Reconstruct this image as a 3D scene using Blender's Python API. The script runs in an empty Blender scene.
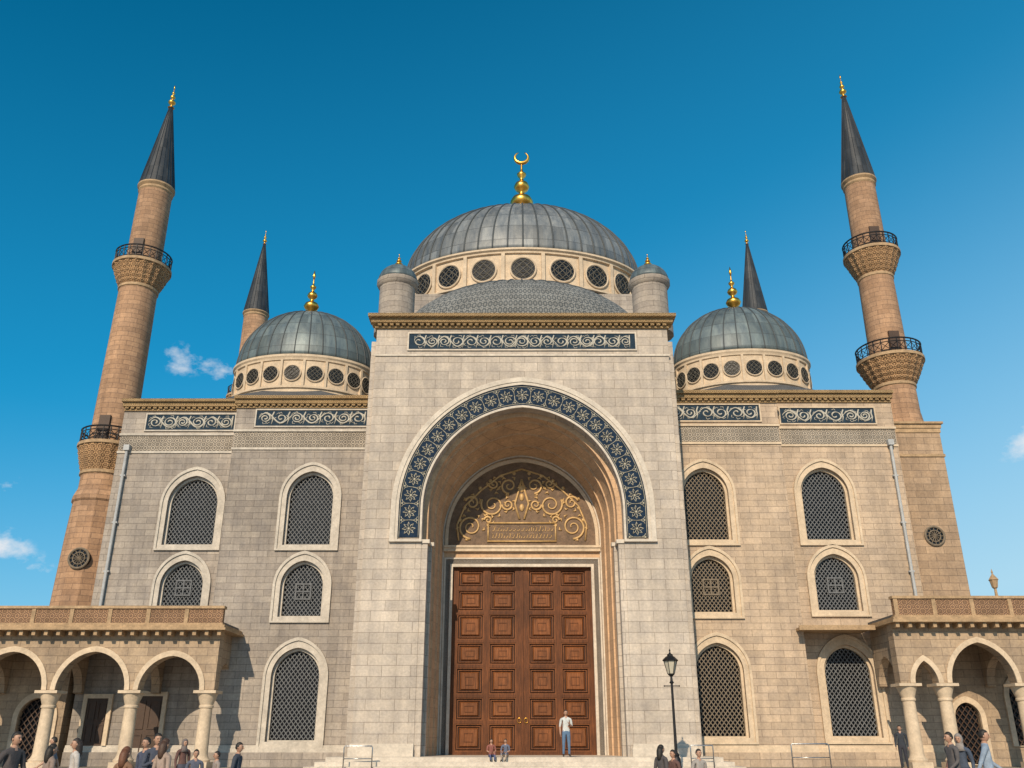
import bpy, bmesh, math, random
from mathutils import Vector, Matrix
random.seed(7)
scene = bpy.context.scene
COL = scene.collection
pi = math.pi
sin, cos = math.sin, math.cos

# ------------------------------------------------------------------ helpers
def empty(name, loc=(0, 0, 0)):
    o = bpy.data.objects.new(name, None)
    o.location = loc
    o.empty_display_size = 0.5
    COL.objects.link(o)
    return o

def mk(name, me, parent=None, loc=None):
    o = bpy.data.objects.new(name, me)
    COL.objects.link(o)
    if parent is not None:
        o.parent = parent
    if loc is not None:
        o.location = loc
    return o

class Buf:
    def __init__(s):
        s.v = []; s.f = []; s.m = []; s.mi = 0
    def add(s, vs, fs):
        b = len(s.v)
        s.v.extend([tuple(p) for p in vs])
        for f in fs:
            s.f.append(tuple(b + i for i in f)); s.m.append(s.mi)
        return s
    def box(s, x0, x1, y0, y1, z0, z1):
        vs = [(x0,y0,z0),(x1,y0,z0),(x1,y1,z0),(x0,y1,z0),(x0,y0,z1),(x1,y0,z1),(x1,y1,z1),(x0,y1,z1)]
        return s.add(vs, [(0,3,2,1),(4,5,6,7),(0,1,5,4),(1,2,6,5),(2,3,7,6),(3,0,4,7)])
    def obox(s, c, a, b, d):
        c, a, b, d = Vector(c), Vector(a), Vector(b), Vector(d)
        vs = [c-a-b-d, c+a-b-d, c+a+b-d, c-a+b-d, c-a-b+d, c+a-b+d, c+a+b+d, c-a+b+d]
        return s.add(vs, [(0,3,2,1),(4,5,6,7),(0,1,5,4),(1,2,6,5),(2,3,7,6),(3,0,4,7)])
    def tube(s, pts, r, seg=6, closed=False, up=(0, 0, 1)):
        n = len(pts)
        P = [Vector(p) for p in pts]
        rad = r if isinstance(r, (list, tuple)) else [r] * n
        vs = []
        prev = None
        for i in range(n):
            a = P[(i-1) % n] if (closed or i > 0) else P[i]
            b = P[(i+1) % n] if (closed or i < n-1) else P[i]
            t = (b - a)
            if t.length < 1e-9: t = Vector((0, 0, 1))
            t.normalize()
            if prev is None:
                u = Vector(up)
                if abs(u.dot(t)) > 0.95: u = Vector((0, 1, 0))
                if abs(u.dot(t)) > 0.95: u = Vector((1, 0, 0))
            else:
                u = prev
            u = u - t * u.dot(t)
            if u.length < 1e-6: u = Vector((1, 0, 0)) - t * t.x
            u.normalize(); prev = u
            w = t.cross(u)
            for k in range(seg):
                an = 2*pi*k/seg
                vs.append(P[i] + (u*cos(an) + w*sin(an)) * rad[i])
        fs = []
        m = n if closed else n - 1
        for i in range(m):
            j = (i+1) % n
            for k in range(seg):
                k2 = (k+1) % seg
                fs.append((i*seg+k, i*seg+k2, j*seg+k2, j*seg+k))
        if not closed:
            fs.append(tuple(reversed(range(seg))))
            fs.append(tuple((n-1)*seg + k for k in range(seg)))
        return s.add(vs, fs)
    def lathe(s, prof, seg=32, cx=0, cy=0, sy=1.0, zig=0.0, rot=0.0, a0=0, a1=2*pi):
        vs = []
        full = abs((a1-a0) - 2*pi) < 1e-6
        cnt = seg if full else seg+1
        for (r, z) in prof:
            for k in range(cnt):
                an = a0 + (a1-a0)*k/seg + rot
                rr = r * (1 + (zig if k % 2 else -zig))
                vs.append((cx + rr*cos(an), cy + rr*sin(an)*sy, z))
        fs = []
        for i in range(len(prof)-1):
            for k in range(seg):
                k2 = (k+1) % cnt
                fs.append((i*cnt+k, i*cnt+k2, (i+1)*cnt+k2, (i+1)*cnt+k))
        if full:
            if prof[0][0] > 1e-4: fs.append(tuple(reversed(range(cnt))))
            if prof[-1][0] > 1e-4: fs.append(tuple((len(prof)-1)*cnt + k for k in range(cnt)))
        return s.add(vs, fs)
    def ell(s, c, r, nu=12, nv=8, fn=None):
        vs = []; fs = []
        for i in range(nv+1):
            th = pi*i/nv
            for k in range(nu):
                an = 2*pi*k/nu
                p = Vector((r[0]*sin(th)*cos(an), r[1]*sin(th)*sin(an), r[2]*cos(th)))
                if fn: p = fn(p)
                vs.append(Vector(c)+p)
        for i in range(nv):
            for k in range(nu):
                k2 = (k+1) % nu
                fs.append((i*nu+k, (i+1)*nu+k, (i+1)*nu+k2, i*nu+k2))
        return s.add(vs, fs)
    def obj(s, name, mats, parent=None, smooth=False, loc=None, angle=None):
        me = bpy.data.meshes.new(name)
        me.from_pydata(s.v, [], s.f)
        if not isinstance(mats, (list, tuple)): mats = [mats]
        for m in mats: me.materials.append(m)
        for p, i in zip(me.polygons, s.m):
            p.material_index = i
        me.validate()
        me.update()
        if smooth:
            me.polygons.foreach_set('use_smooth', [True]*len(me.polygons))
            if angle is not None:
                try: me.set_sharp_from_angle(angle=angle)
                except Exception: pass
        return mk(name, me, parent, loc)

def extrude2d(name, loops, y0, y1, mat, parent=None):
    cu = bpy.data.curves.new(name, 'CURVE')
    cu.dimensions = '2D'; cu.fill_mode = 'BOTH'
    cu.extrude = (y1-y0)/2
    for lp in loops:
        sp = cu.splines.new('POLY')
        sp.points.add(len(lp)-1)
        for i, (x, z) in enumerate(lp):
            sp.points[i].co = (x, z, 0, 1)
        sp.use_cyclic_u = True
    tmp = bpy.data.objects.new('tmp', cu)
    COL.objects.link(tmp)
    dg = bpy.context.evaluated_depsgraph_get()
    me = bpy.data.meshes.new_from_object(tmp.evaluated_get(dg))
    bpy.data.objects.remove(tmp)
    ym = (y0+y1)/2
    for v in me.vertices:
        x, y, z = v.co
        v.co = (x, ym - z, y)
    me.materials.clear()
    me.materials.append(mat)
    for p in me.polygons: p.material_index = 0; p.use_smooth = False
    bm = bmesh.new(); bm.from_mesh(me)
    bmesh.ops.remove_doubles(bm, verts=bm.verts, dist=0.0005)
    bmesh.ops.recalc_face_normals(bm, faces=bm.faces)
    bm.to_mesh(me); bm.free()
    me.name = name
    return mk(name, me, parent)

def arc_pts(cx, w, zs, rise, n=14):
    rise = max(rise, w*1.0001)
    c = (rise*rise - w*w)/(2*w); R = w + c
    a_end = math.acos(-c/R)
    L = []
    for i in range(n+1):
        a = pi + (a_end-pi)*i/n
        L.append((cx + c + R*cos(a), zs + R*sin(a)))
    Rr = [(2*cx - x, z) for (x, z) in reversed(L[:-1])]
    return L + Rr

def arch(cx, z0, w, zs, rise, n=14):
    return [(cx-w, z0)] + arc_pts(cx, w, zs, rise, n) + [(cx+w, z0)]

def in_arch(x, z, cx, z0, w, zs, rise):
    if z < z0 or abs(x-cx) > w: return False
    if z <= zs: return True
    rise = max(rise, w*1.0001)
    c = (rise*rise - w*w)/(2*w); R = w + c
    dx = abs(x-cx)
    return (dx + c)**2 + (z-zs)**2 <= R*R

def rect(x0, x1, z0, z1):
    return [(x0, z0), (x0, z1), (x1, z1), (x1, z0)]

# ------------------------------------------------------------------ materials
class NT:
    def __init__(s, name):
        s.mat = bpy.data.materials.new(name)
        s.mat.use_nodes = True
        s.t = s.mat.node_tree
        s.b = s.t.nodes['Principled BSDF']
    def n(s, typ, _ins=None, **props):
        nd = s.t.nodes.new(typ)
        for k, v in props.items(): setattr(nd, k, v)
        if _ins:
            for k, v in _ins.items():
                if hasattr(v, 'node'): s.t.links.new(v, nd.inputs[k])
                else: nd.inputs[k].default_value = v
        return nd
    def math(s, op, a, b=None, c=None, clamp=False):
        ins = {0: a}
        if b is not None: ins[1] = b
        if c is not None: ins[2] = c
        return s.n('ShaderNodeMath', ins, operation=op, use_clamp=clamp).outputs[0]
    def mix(s, fac, a, b, blend='MIX'):
        nd = s.n('ShaderNodeMix', data_type='RGBA', blend_type=blend)
        for idx, v in ((0, fac), (6, a), (7, b)):
            if hasattr(v, 'node'): s.t.links.new(v, nd.inputs[idx])
            else: nd.inputs[idx].default_value = v
        return nd.outputs[2]
    def ramp(s, fac, stops):
        nd = s.n('ShaderNodeValToRGB', {0: fac})
        e = nd.color_ramp.elements
        while len(e) < len(stops): e.new(0.5)
        for i, (p, c) in enumerate(stops):
            e[i].position = p; e[i].color = c if len(c) == 4 else (*c, 1)
        return nd.outputs[0]
    def noise(s, vec, scale, detail=4, rough=0.55):
        return s.n('ShaderNodeTexNoise', {'Vector': vec, 'Scale': scale, 'Detail': detail, 'Roughness': rough}).outputs[0]
    def set(s, **kw):
        for k, v in kw.items():
            k = k.replace('_', ' ')
            if hasattr(v, 'node'): s.t.links.new(v, s.b.inputs[k])
            else: s.b.inputs[k].default_value = v
    def bump(s, h, strength=0.3, dist=0.05):
        nd = s.n('ShaderNodeBump', {'Strength': strength, 'Distance': dist, 'Height': h})
        s.t.links.new(nd.outputs[0], s.b.inputs['Normal'])

def rgb(c, k=1.0): return (c[0]*k, c[1]*k, c[2]*k, 1)

def uvz(m, mode, R=1.2):
    obj = m.n('ShaderNodeTexCoord').outputs['Object']
    sp = m.n('ShaderNodeSeparateXYZ', {0: obj})
    if mode == 'cyl':
        u = m.math('MULTIPLY', m.math('ARCTAN2', sp.outputs[1], sp.outputs[0]), R)
        v = sp.outputs[2]
    elif mode == 'floor':
        u = sp.outputs[0]; v = sp.outputs[1]
    else:
        u = m.math('ADD', sp.outputs[0], sp.outputs[1]); v = sp.outputs[2]
    cb = m.n('ShaderNodeCombineXYZ', {0: u, 1: v, 2: 0.0}).outputs[0]
    return obj, u, v, cb, sp

def masonry(name, c1, c2, mortar, bw=1.15, bh=0.44, ms=0.012, mode='wall', R=1.2, stain=0.3, bump=0.35):
    m = NT(name)
    obj, u, v, cb, sp = uvz(m, mode, R)
    br = m.n('ShaderNodeTexBrick', {'Vector': cb, 'Color1': rgb(c1), 'Color2': rgb(c2), 'Mortar': rgb(mortar), 'Scale': 1.0,
              'Mortar Size': ms, 'Mortar Smooth': 0.3, 'Brick Width': bw, 'Row Height': bh, 'Bias': 0.0})
    br.offset = 0.5
    big = m.noise(obj, 0.22, 3, 0.6)
    st = m.n('ShaderNodeMapping', {'Vector': obj, 'Scale': (1.3, 1.3, 0.10)}).outputs[0]
    streak = m.noise(st, 1.6, 4, 0.65)
    fine = m.noise(obj, 9.0, 3, 0.7)
    mid = m.noise(obj, 1.7, 3, 0.6)
    f1 = m.ramp(big, [(0.3, (1-stain*0.9,)*3), (0.7, (1.08,)*3)])
    f2 = m.ramp(streak, [(0.32, (1-stain, 1-stain*1.02, 1-stain*1.0)), (0.62, (1.03,)*3)])
    f3 = m.ramp(fine, [(0.3, (0.76,)*3), (0.7, (1.12,)*3)])
    f4 = m.ramp(mid, [(0.3, (0.80, 0.80, 0.82)), (0.7, (1.08, 1.05, 1.0))])
    c = m.mix(1.0, br.outputs['Color'], f1, 'MULTIPLY')
    c = m.mix(0.8, c, f2, 'MULTIPLY')
    c = m.mix(0.8, c, f3, 'MULTIPLY')
    c = m.mix(0.8, c, f4, 'MULTIPLY')
    m.set(Base_Color=c, Roughness=0.86)
    h = m.math('SUBTRACT', m.math('MULTIPLY', fine, 0.35), m.math('MULTIPLY', br.outputs['Fac'], 1.0))
    m.bump(h, bump, 0.03)
    return m.mat

def plain(name, c, rough=0.8, metal=0.0, var=0.25, scale=3.0, bump=0.2, bd=0.02, spec=0.5):
    m = NT(name)
    obj = m.n('ShaderNodeTexCoord').outputs['Object']
    a = m.noise(obj, scale, 4, 0.65); b = m.noise(obj, scale*6, 2, 0.6)
    f = m.ramp(a, [(0.3, (1-var,)*3), (0.7, (1+var*0.5,)*3)])
    g = m.ramp(b, [(0.3, (1-var*0.6,)*3), (0.7, (1+var*0.3,)*3)])
    cc = m.mix(1.0, m.mix(1.0, rgb(c), f, 'MULTIPLY'), g, 'MULTIPLY')
    m.set(Base_Color=cc, Roughness=rough, Metallic=metal)
    m.b.inputs['Specular IOR Level'].default_value = spec
    if bump: m.bump(b, bump, bd)
    return m.mat

def carved(name, c_hi, c_lo, p=0.4, mode='wall', freq=26.0, R=1.2, depth=0.04):
    m = NT(name)
    obj, u, v, cb, sp = uvz(m, mode, R)
    sc = m.n('ShaderNodeVectorMath', {0: cb, 1: (1/p, 1/p, 1)}, operation='MULTIPLY').outputs[0]
    fr = m.n('ShaderNodeVectorMath', {0: sc}, operation='FRACTION').outputs[0]
    ce = m.n('ShaderNodeVectorMath', {0: fr, 1: (0.5, 0.5, 0)}, operation='SUBTRACT').outputs[0]
    s2 = m.n('ShaderNodeSeparateXYZ', {0: ce})
    ang = m.math('ARCTAN2', s2.outputs[1], s2.outputs[0])
    ln = m.n('ShaderNodeVectorMath', {0: m.n('ShaderNodeCombineXYZ', {0: s2.outputs[0], 1: s2.outputs[1]}).outputs[0]}, operation='LENGTH').outputs['Value']
    pet = m.math('MULTIPLY', m.math('COSINE', m.math('MULTIPLY', ang, 8.0)), 0.05)
    val = m.math('SINE', m.math('MULTIPLY', m.math('ADD', ln, pet), freq))
    val = m.math('MULTIPLY_ADD', val, 0.5, 0.5)
    nz = m.noise(obj, 14.0, 2)
    val2 = m.math('ADD', m.math('MULTIPLY', val, 0.8), m.math('MULTIPLY', nz, 0.3))
    c = m.ramp(val2, [(0.35, c_lo), (0.65, c_hi)])
    w = m.ramp(m.noise(obj, 1.1, 3), [(0.3, (0.75,)*3), (0.7, (1.1,)*3)])
    c = m.mix(1.0, c, w, 'MULTIPLY')
    m.set(Base_Color=c, Roughness=0.8)
    m.bump(val, 0.8, depth)
    return m.mat

def lead(name, base, n=48, rowh=0.9, var=0.25):
    m = NT(name)
    obj = m.n('ShaderNodeTexCoord').outputs['Object']
    sp = m.n('ShaderNodeSeparateXYZ', {0: obj})
    ang = m.math('MULTIPLY', m.math('ARCTAN2', sp.outputs[1], sp.outputs[0]), n/(2*pi))
    k = m.math('FLOOR', ang); row = m.math('DIVIDE', sp.outputs[2], rowh); rk = m.math('FLOOR', row)
    wn = m.n('ShaderNodeTexWhiteNoise', {'Vector': m.n('ShaderNodeCombineXYZ', {0: k, 1: rk, 2: 0.0}).outputs[0]}, noise_dimensions='3D').outputs[0]
    f = m.ramp(wn, [(0.0, (1-var,)*3), (1.0, (1+var*0.6,)*3)])
    st = m.n('ShaderNodeMapping', {'Vector': obj, 'Scale': (2.0, 2.0, 0.35)}).outputs[0]
    g = m.ramp(m.noise(st, 1.2, 5, 0.65), [(0.3, (0.5, 0.55, 0.60)), (0.7, (1.25, 1.18, 1.08))])
    seam = m.math('LESS_THAN', m.math('FRACT', row), 0.05)
    c = m.mix(1.0, m.mix(1.0, rgb(base), f, 'MULTIPLY'), g, 'MULTIPLY')
    c = m.mix(m.math('MULTIPLY', seam, 0.5), c, (0.03, 0.035, 0.04, 1))
    m.set(Base_Color=c, Roughness=0.5, Metallic=0.15)
    m.bump(m.math('SUBTRACT', m.noise(obj, 3.0, 3), seam), 0.3, 0.04)
    return m.mat

STONE_P = masonry('portal_limestone', (0.58, 0.505, 0.42), (0.465, 0.405, 0.34), (0.26, 0.215, 0.175), 1.25, 0.46, 0.011, stain=0.22)
STONE_L = masonry('grey_shaded_limestone', (0.455, 0.40, 0.34), (0.35, 0.305, 0.262), (0.20, 0.175, 0.15), 0.95, 0.32, 0.012, stain=0.32)  # left wing's cool, shaded look is put into this stone colour
STONE_R = masonry('warm_sunlit_limestone', (0.58, 0.45, 0.325), (0.47, 0.365, 0.265), (0.27, 0.205, 0.15), 0.95, 0.32, 0.012, stain=0.24)  # warm sunlight on the right wing is put into this stone colour
VAULT = masonry('vault_stone', (0.64, 0.43, 0.26), (0.57, 0.38, 0.23), (0.40, 0.26, 0.16), 1.3, 0.42, 0.008, stain=0.12, bump=0.2)
BRICK = masonry('minaret_masonry', (0.52, 0.32, 0.19), (0.40, 0.24, 0.14), (0.25, 0.155, 0.10), 0.75, 0.30, 0.014, mode='cyl', stain=0.3)
BRICK_W = masonry('pedestal_masonry', (0.47, 0.335, 0.22), (0.37, 0.26, 0.17), (0.22, 0.16, 0.11), 0.95, 0.38, 0.014, stain=0.25)
PORT = masonry('portico_stone', (0.47, 0.355, 0.24), (0.38, 0.285, 0.195), (0.22, 0.165, 0.115), 0.9, 0.36, 0.012, stain=0.25)
TRIM = plain('pale_trim_stone', (0.58, 0.51, 0.42), 0.8, var=0.22, scale=1.5)
TRIM_L = plain('grey_shaded_trim', (0.53, 0.475, 0.40), 0.8, var=0.24, scale=1.5)  # trim carries the same painted shade tint as the left wing walls
TRIM_R = plain('warm_trim_stone', (0.60, 0.475, 0.335), 0.8, var=0.22, scale=1.5)  # painted sunlit warmth on the right wing; plain warm stone elsewhere
CORN = plain('cornice_stone', (0.42, 0.285, 0.16), 0.8, var=0.35, scale=2.5)
CORBEL = carved('corbel_carving', (0.54, 0.33, 0.16), (0.17, 0.09, 0.045), 0.32, 'cyl', 20)
FRIEZE = carved('carved_frieze', (0.52, 0.44, 0.34), (0.15, 0.13, 0.11), 0.41)
FRIEZE_C = carved('cornice_carving', (0.56, 0.38, 0.18), (0.19, 0.12, 0.06), 0.30)
FRAME_C = carved('door_surround_carving', (0.36, 0.31, 0.26), (0.13, 0.115, 0.10), 0.22)
SHINGLE = carved('scale_roof', (0.24, 0.24, 0.225), (0.07, 0.08, 0.085), 0.5, 'cyl', 14, R=8.0)
NAVY = plain('navy_tile', (0.016, 0.032, 0.060), 0.8, var=0.4, scale=5, spec=0.1)
SLATE = plain('slate_panel', (0.025, 0.045, 0.068), 0.8, var=0.35, scale=4, spec=0.1)
RELIEF = plain('relief_stone', (0.47, 0.44, 0.37), 0.7, var=0.2, scale=5)
RELIEF_B = plain('band_relief', (0.42, 0.38, 0.28), 0.7, var=0.3, scale=5)
RELIEF_G = plain('gilded_relief', (0.56, 0.36, 0.15), 0.5, 0.1, var=0.3, scale=5)
BRONZE = plain('tympanum_ground', (0.17, 0.105, 0.06), 0.7, 0.0, var=0.45, scale=3)
GOLD = plain('gilt_metal', (0.85, 0.46, 0.09), 0.34, 1.0, var=0.25, scale=4, bump=0.05)
LEAD = lead('lead_sheet', (0.18, 0.20, 0.215), 52, 1.3, 0.3)
LEAD_S = lead('lead_sheet_small', (0.13, 0.17, 0.185), 32, 0.9, 0.3)
SEAM = plain('lead_seam', (0.055, 0.065, 0.07), 0.6, 0.0, var=0.2)
LEAD_D = lead('lead_cone', (0.045, 0.05, 0.056), 16, 0.8, 0.3)
ROOF = plain('lead_roof', (0.09, 0.095, 0.10), 0.6, 0.0, var=0.3, scale=2)
IRON = plain('black_iron', (0.018, 0.018, 0.02), 0.5, 0.5, var=0.2)
PIPE = plain('zinc_pipe', (0.42, 0.43, 0.43), 0.6, 0.0, var=0.2)
GRILLE = plain('lattice_stone', (0.155, 0.16, 0.165), 0.8, var=0.3, scale=6, spec=0.2)
GRILLE_R = plain('lattice_stone_warm', (0.21, 0.17, 0.125), 0.8, var=0.3, scale=6, spec=0.2)
GRILLE_D = plain('drum_grille', (0.12, 0.11, 0.09), 0.8, var=0.3, scale=6, spec=0.2)
GLASS = plain('dark_glass', (0.010, 0.012, 0.016), 0.2, 0.0, var=0.3, scale=2, bump=0.05, spec=0.25)
TERRA = carved('terracotta_parapet', (0.40, 0.24, 0.13), (0.17, 0.095, 0.06), 0.4)
WOOD2 = plain('dark_wood', (0.06, 0.03, 0.015), 0.6)
STEEL = plain('brushed_steel', (0.5, 0.5, 0.5), 0.3, 1.0, var=0.1)
LAMPG = plain('lantern_glass', (0.5, 0.46, 0.36), 0.15, var=0.1, bump=0)

def wood(name, c):
    m = NT(name)
    obj = m.n('ShaderNodeTexCoord').outputs['Object']
    mp = m.n('ShaderNodeMapping', {'Vector': obj, 'Scale': (9.0, 9.0, 0.8)}).outputs[0]
    g = m.noise(mp, 2.2, 4, 0.65)
    big = m.noise(obj, 0.8, 3)
    a = m.ramp(g, [(0.3, rgb(c, 0.5)), (0.55, rgb(c, 1.0)), (0.75, rgb(c, 1.5))])
    b = m.ramp(big, [(0.3, (0.7,)*3), (0.7, (1.15,)*3)])
    m.set(Base_Color=m.mix(1.0, a, b, 'MULTIPLY'), Roughness=0.6)
    m.b.inputs['Specular IOR Level'].default_value = 0.25
    m.bump(g, 0.25, 0.01)
    return m.mat
WOOD = wood('carved_walnut', (0.125, 0.042, 0.013))
WOODP = wood('panel_walnut', (0.20, 0.070, 0.022))
WOODD = wood('recess_walnut', (0.055, 0.019, 0.007))

def paving():
    m = NT('stone_paving')
    obj, u, v, cb, sp = uvz(m, 'floor')
    br = m.n('ShaderNodeTexBrick', {'Vector': cb, 'Color1': (0.35, 0.31, 0.26, 1), 'Color2': (0.28, 0.25, 0.21, 1), 'Mortar': (0.12, 0.11, 0.10, 1),
             'Scale': 1.0, 'Mortar Size': 0.012, 'Brick Width': 0.9, 'Row Height': 0.6})
    f = m.ramp(m.noise(obj, 0.4, 4, 0.65), [(0.3, (0.75,)*3), (0.7, (1.1,)*3)])
    m.set(Base_Color=m.mix(1.0, br.outputs[0], f, 'MULTIPLY'), Roughness=0.75)
    m.bump(m.math('SUBTRACT', m.noise(obj, 6.0, 3), br.outputs['Fac']), 0.3, 0.01)
    return m.mat
PAVE = paving()

# ------------------------------------------------------------------ ground
Buf().add([(-2500,-2500,-0.45),(2500,-2500,-0.45),(2500,2500,-0.45),(-2500,2500,-0.45)], [(0,1,2,3)]).obj('ground', PAVE)
b = Buf()
b.box(-70, 70, 31.0, 95, -0.446, 0.0)
b.box(-70, 70, 30.6, 31.0, -0.446, -0.15)
b.box(-70, 70, 30.2, 30.6, -0.446, -0.30)
b.obj('plaza_terrace', PAVE)

# ------------------------------------------------------------------ mosque
MOSQ = empty('mosque')
CX = 0.5

def lattice(buf, cx, z0, w, zs, rise, y, sp=0.30, hw=0.019, ht=0.02):
    ztop = zs + rise
    step = 0.02
    zm = (z0+ztop)/2
    for sgn in (1, -1):
        for i in range(-50, 51):
            off = i * sp * 1.41421
            run = None
            t = -w
            while t <= w + 1e-6:
                x = cx + t; z = zm + off + sgn*t*1.25
                inside = in_arch(x, z, cx, z0, w, zs, rise)
                if inside and run is None: run = (x, z)
                if inside: last = (x, z)
                if (not inside or t + step > w) and run is not None:
                    a = Vector((run[0], y, run[1])); bb = Vector((last[0], y, last[1]))
                    if (bb-a).length > 0.05:
                        d = (bb-a)/2; n = Vector((-d.z, 0, d.x)).normalized()*hw
                        buf.obox((a+bb)/2 + Vector((0, 0.003*sgn, 0)), d, (0, ht, 0), n)
                    run = None
                t += step
    return buf

def window(parent, cx, w, z0, z1, yf, trim, grille, kind=0):
    rise = w*1.12
    zs = z1 - rise
    mo = 0.36
    outer = arch(cx, z0-0.20, w+mo, zs, (w+mo)*1.16)
    inner = arch(cx, z0-0.0, w+0.10, zs, (w+0.10)*1.12)
    extrude2d('window_surround', [outer, inner], yf-0.05, yf-0.001, trim, parent)
    o2 = arch(cx, z0-0.28, w+mo+0.10, zs, (w+mo+0.10)*1.17)
    i2 = arch(cx, z0-0.20, w+mo-0.02, zs, (w+mo-0.02)*1.16)
    extrude2d('window_hood', [o2, i2], yf-0.12, yf-0.002, trim, parent)
    o3 = arch(cx, z0-0.02, w+0.12, zs, (w+0.12)*1.12)
    i3 = arch(cx, z0+0.07, w-0.02, zs, (w-0.02)*1.12)
    extrude2d('window_frame', [o3, i3], yf+0.18, yf+0.40, trim, parent)
    extrude2d('window_glass', [arch(cx, z0-0.05, w+0.2, zs, (w+0.2)*1.12)], yf+0.52, yf+0.56, GLASS, parent)
    g = Buf()
    lattice(g, cx, z0+0.07, w-0.02, zs, rise, yf+0.32, 0.185 if kind == 0 else 0.175)
    if kind == 1:
        s = 0.40; zc = z0 + (z1-z0)*0.48
        for (a0, a1, b0, b1) in ((-s, s, -s, -s+0.07), (-s, s, s-0.07, s), (-s, -s+0.07, -s+.07, s-.07), (s-0.07, s, -s+.07, s-.07), (-0.035, 0.035, -s+.07, s-.07)):
            g.box(cx+a0, cx+a1, yf+0.25, yf+0.295, zc+b0, zc+b1)
        g.box(cx-s+.07, cx-.035, yf+0.25, yf+0.295, zc-.035, zc+.035); g.box(cx+.035, cx+s-.07, yf+0.25, yf+0.295, zc-.035, zc+.035)
    g.obj('window_lattice', grille, parent)
    return arch(cx, z0, w+0.10, zs, (w+0.10)*1.12)

def scroll(W, H, n=None, hr=0.42):
    """arabesque polylines filling W x H around the origin"""
    L = []
    n = n or max(2, int(round(W/(H*0.95))))
    cell = W/n
    stem = []
    for i in range(n*12+1):
        x = -W/2 + W*i/(n*12)
        stem.append((x, 0.34*H*sin(2*pi*(x+W/2)/(2*cell))))
    L.append(stem)
    for k in range(n):
        cx = -W/2 + cell*(k+0.5) + random.uniform(-0.08, 0.08)*cell; sg = -1 if k % 2 == 0 else 1
        R = H*hr*random.uniform(0.68, 0.95)
        sp = []
        tt = random.uniform(2.2, 3.8)
        for i in range(30):
            t = i/29
            a = sg*(-pi/2) + sg*t*tt*pi
            r = R*(1-t*0.82)
            sp.append((cx + r*1.15*cos(a), r*sin(a)))
        L.append(sp)
        for q in range(6):
            a = q*pi/3 + random.uniform(-0.4, 0.5)
            x1 = cx + R*1.05*cos(a); y1 = R*0.95*sin(a)
            L.append([(x1, y1), (x1 + 0.14*H*cos(a+0.7), y1 + 0.14*H*sin(a+0.7)), (x1+0.26*H*cos(a+1.5), y1+0.2*H*sin(a+1.5))])
        L.append([(cx+cell*0.42, -0.42*H), (cx+cell*0.5, -0.1*H), (cx+cell*0.44, 0.15*H), (cx+cell*0.55, 0.42*H)])
    return [[(max(-W*0.49, min(W*0.49, x)), max(-H*0.47, min(H*0.47, y))) for x, y in p] for p in L]

def panel(parent, x0, x1, z0, z1, yf, ground, rel, r=0.04, n=None, frame=None):
    b = Buf(); b.box(x0, x1, yf-0.03, yf-0.0005, z0, z1); b.obj('inscription_ground', ground, parent)
    fr = frame or rel
    t = 0.07
    b = Buf()
    b.box(x0-t, x1+t, yf-0.075, yf-0.001, z1, z1+t); b.box(x0-t, x1+t, yf-0.075, yf-0.001, z0-t, z0)
    b.box(x0-t, x0, yf-0.074, yf-0.001, z0, z1); b.box(x1, x1+t, yf-0.074, yf-0.001, z0, z1)
    b.obj('inscription_frame', fr, parent)
    W, H = x1-x0, z1-z0
    b = Buf()
    for p in scroll(W*0.97, H*0.94, n):
        pts = [((x0+x1)/2+x, yf-0.04, (z0+z1)/2+z) for x, z in p]
        m = len(pts)
        b.tube(pts, [r*(0.45+0.75*abs(sin(3.0*pi*i/m))) for i in range(m)], 5, up=(0, 1, 0))
    b.obj('arabesque_relief', rel, parent, smooth=True)

def cornice(parent, x0, x1, yf, ztop, mat=CORN, ov=0.35, ends=0.0, name='cornice'):
    e = ends
    b = Buf()
    b.box(x0-e*0.9, x1+e*0.9, yf-ov, yf+0.5, ztop-0.16, ztop)
    b.box(x0-e*0.6, x1+e*0.6, yf-ov*0.62, yf+0.4, ztop-0.40, ztop-0.16)
    b.box(x0-e*0.2, x1+e*0.2, yf-ov*0.22, yf+0.3, ztop-0.62, ztop-0.52)
    n = int((x1-x0)/0.30)
    for i in range(n):
        xa = x0 + (x1-x0)*(i+0.2)/n; xb = xa + 0.6*(x1-x0)/n
        b.box(xa, xb, yf-ov*0.5, yf-0.001, ztop-0.52, ztop-0.402)
    b.obj(name, mat, parent)

def bay(parent, x0, x1, yf, ztop, wins, stone, trim, grille, dz, px0, px1, side):
    holes = []
    for i, (cx, w, z0, z1, kind) in enumerate(wins):
        holes.append(window(parent, cx, w, z0, z1, yf, trim, grille, kind))
    extrude2d('facade_wall', [rect(x0, x1, 0.0, ztop-0.16)] + holes, yf, yf+1.05, stone, parent)
    cornice(parent, x0, x1, yf, ztop, FRIEZE_C, ends=0.12)
    b = Buf()
    b.box(x0-0.02, x1+0.02, yf-0.10, yf-0.001, 16.16+dz, 16.28+dz)
    b.box(x0-0.02, x1+0.02, yf-0.06, yf-0.001, 15.18+dz, 15.30+dz)
    b.box(x0-0.02, x1+0.02, yf-0.13, yf-0.001, 0.62, 0.80)
    b.box(x0-0.02, x1+0.02, yf-0.08, yf-0.0015, 0.80, 0.92)
    b.obj('string_course', trim, parent)
    b = Buf(); b.box(x0-0.01, x1+0.01, yf-0.22, yf-0.0012, 0.0, 0.62); b.obj('plinth', stone, parent)
    b = Buf(); b.box(x0+0.05, x1-0.05, yf-0.035, yf-0.0008, 15.32+dz, 16.14+dz); b.obj('geometric_frieze', FRIEZE, parent)
    panel(parent, px0, px1, 16.48+dz, 17.36+dz, yf, SLATE, RELIEF, 0.042, frame=trim)

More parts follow.
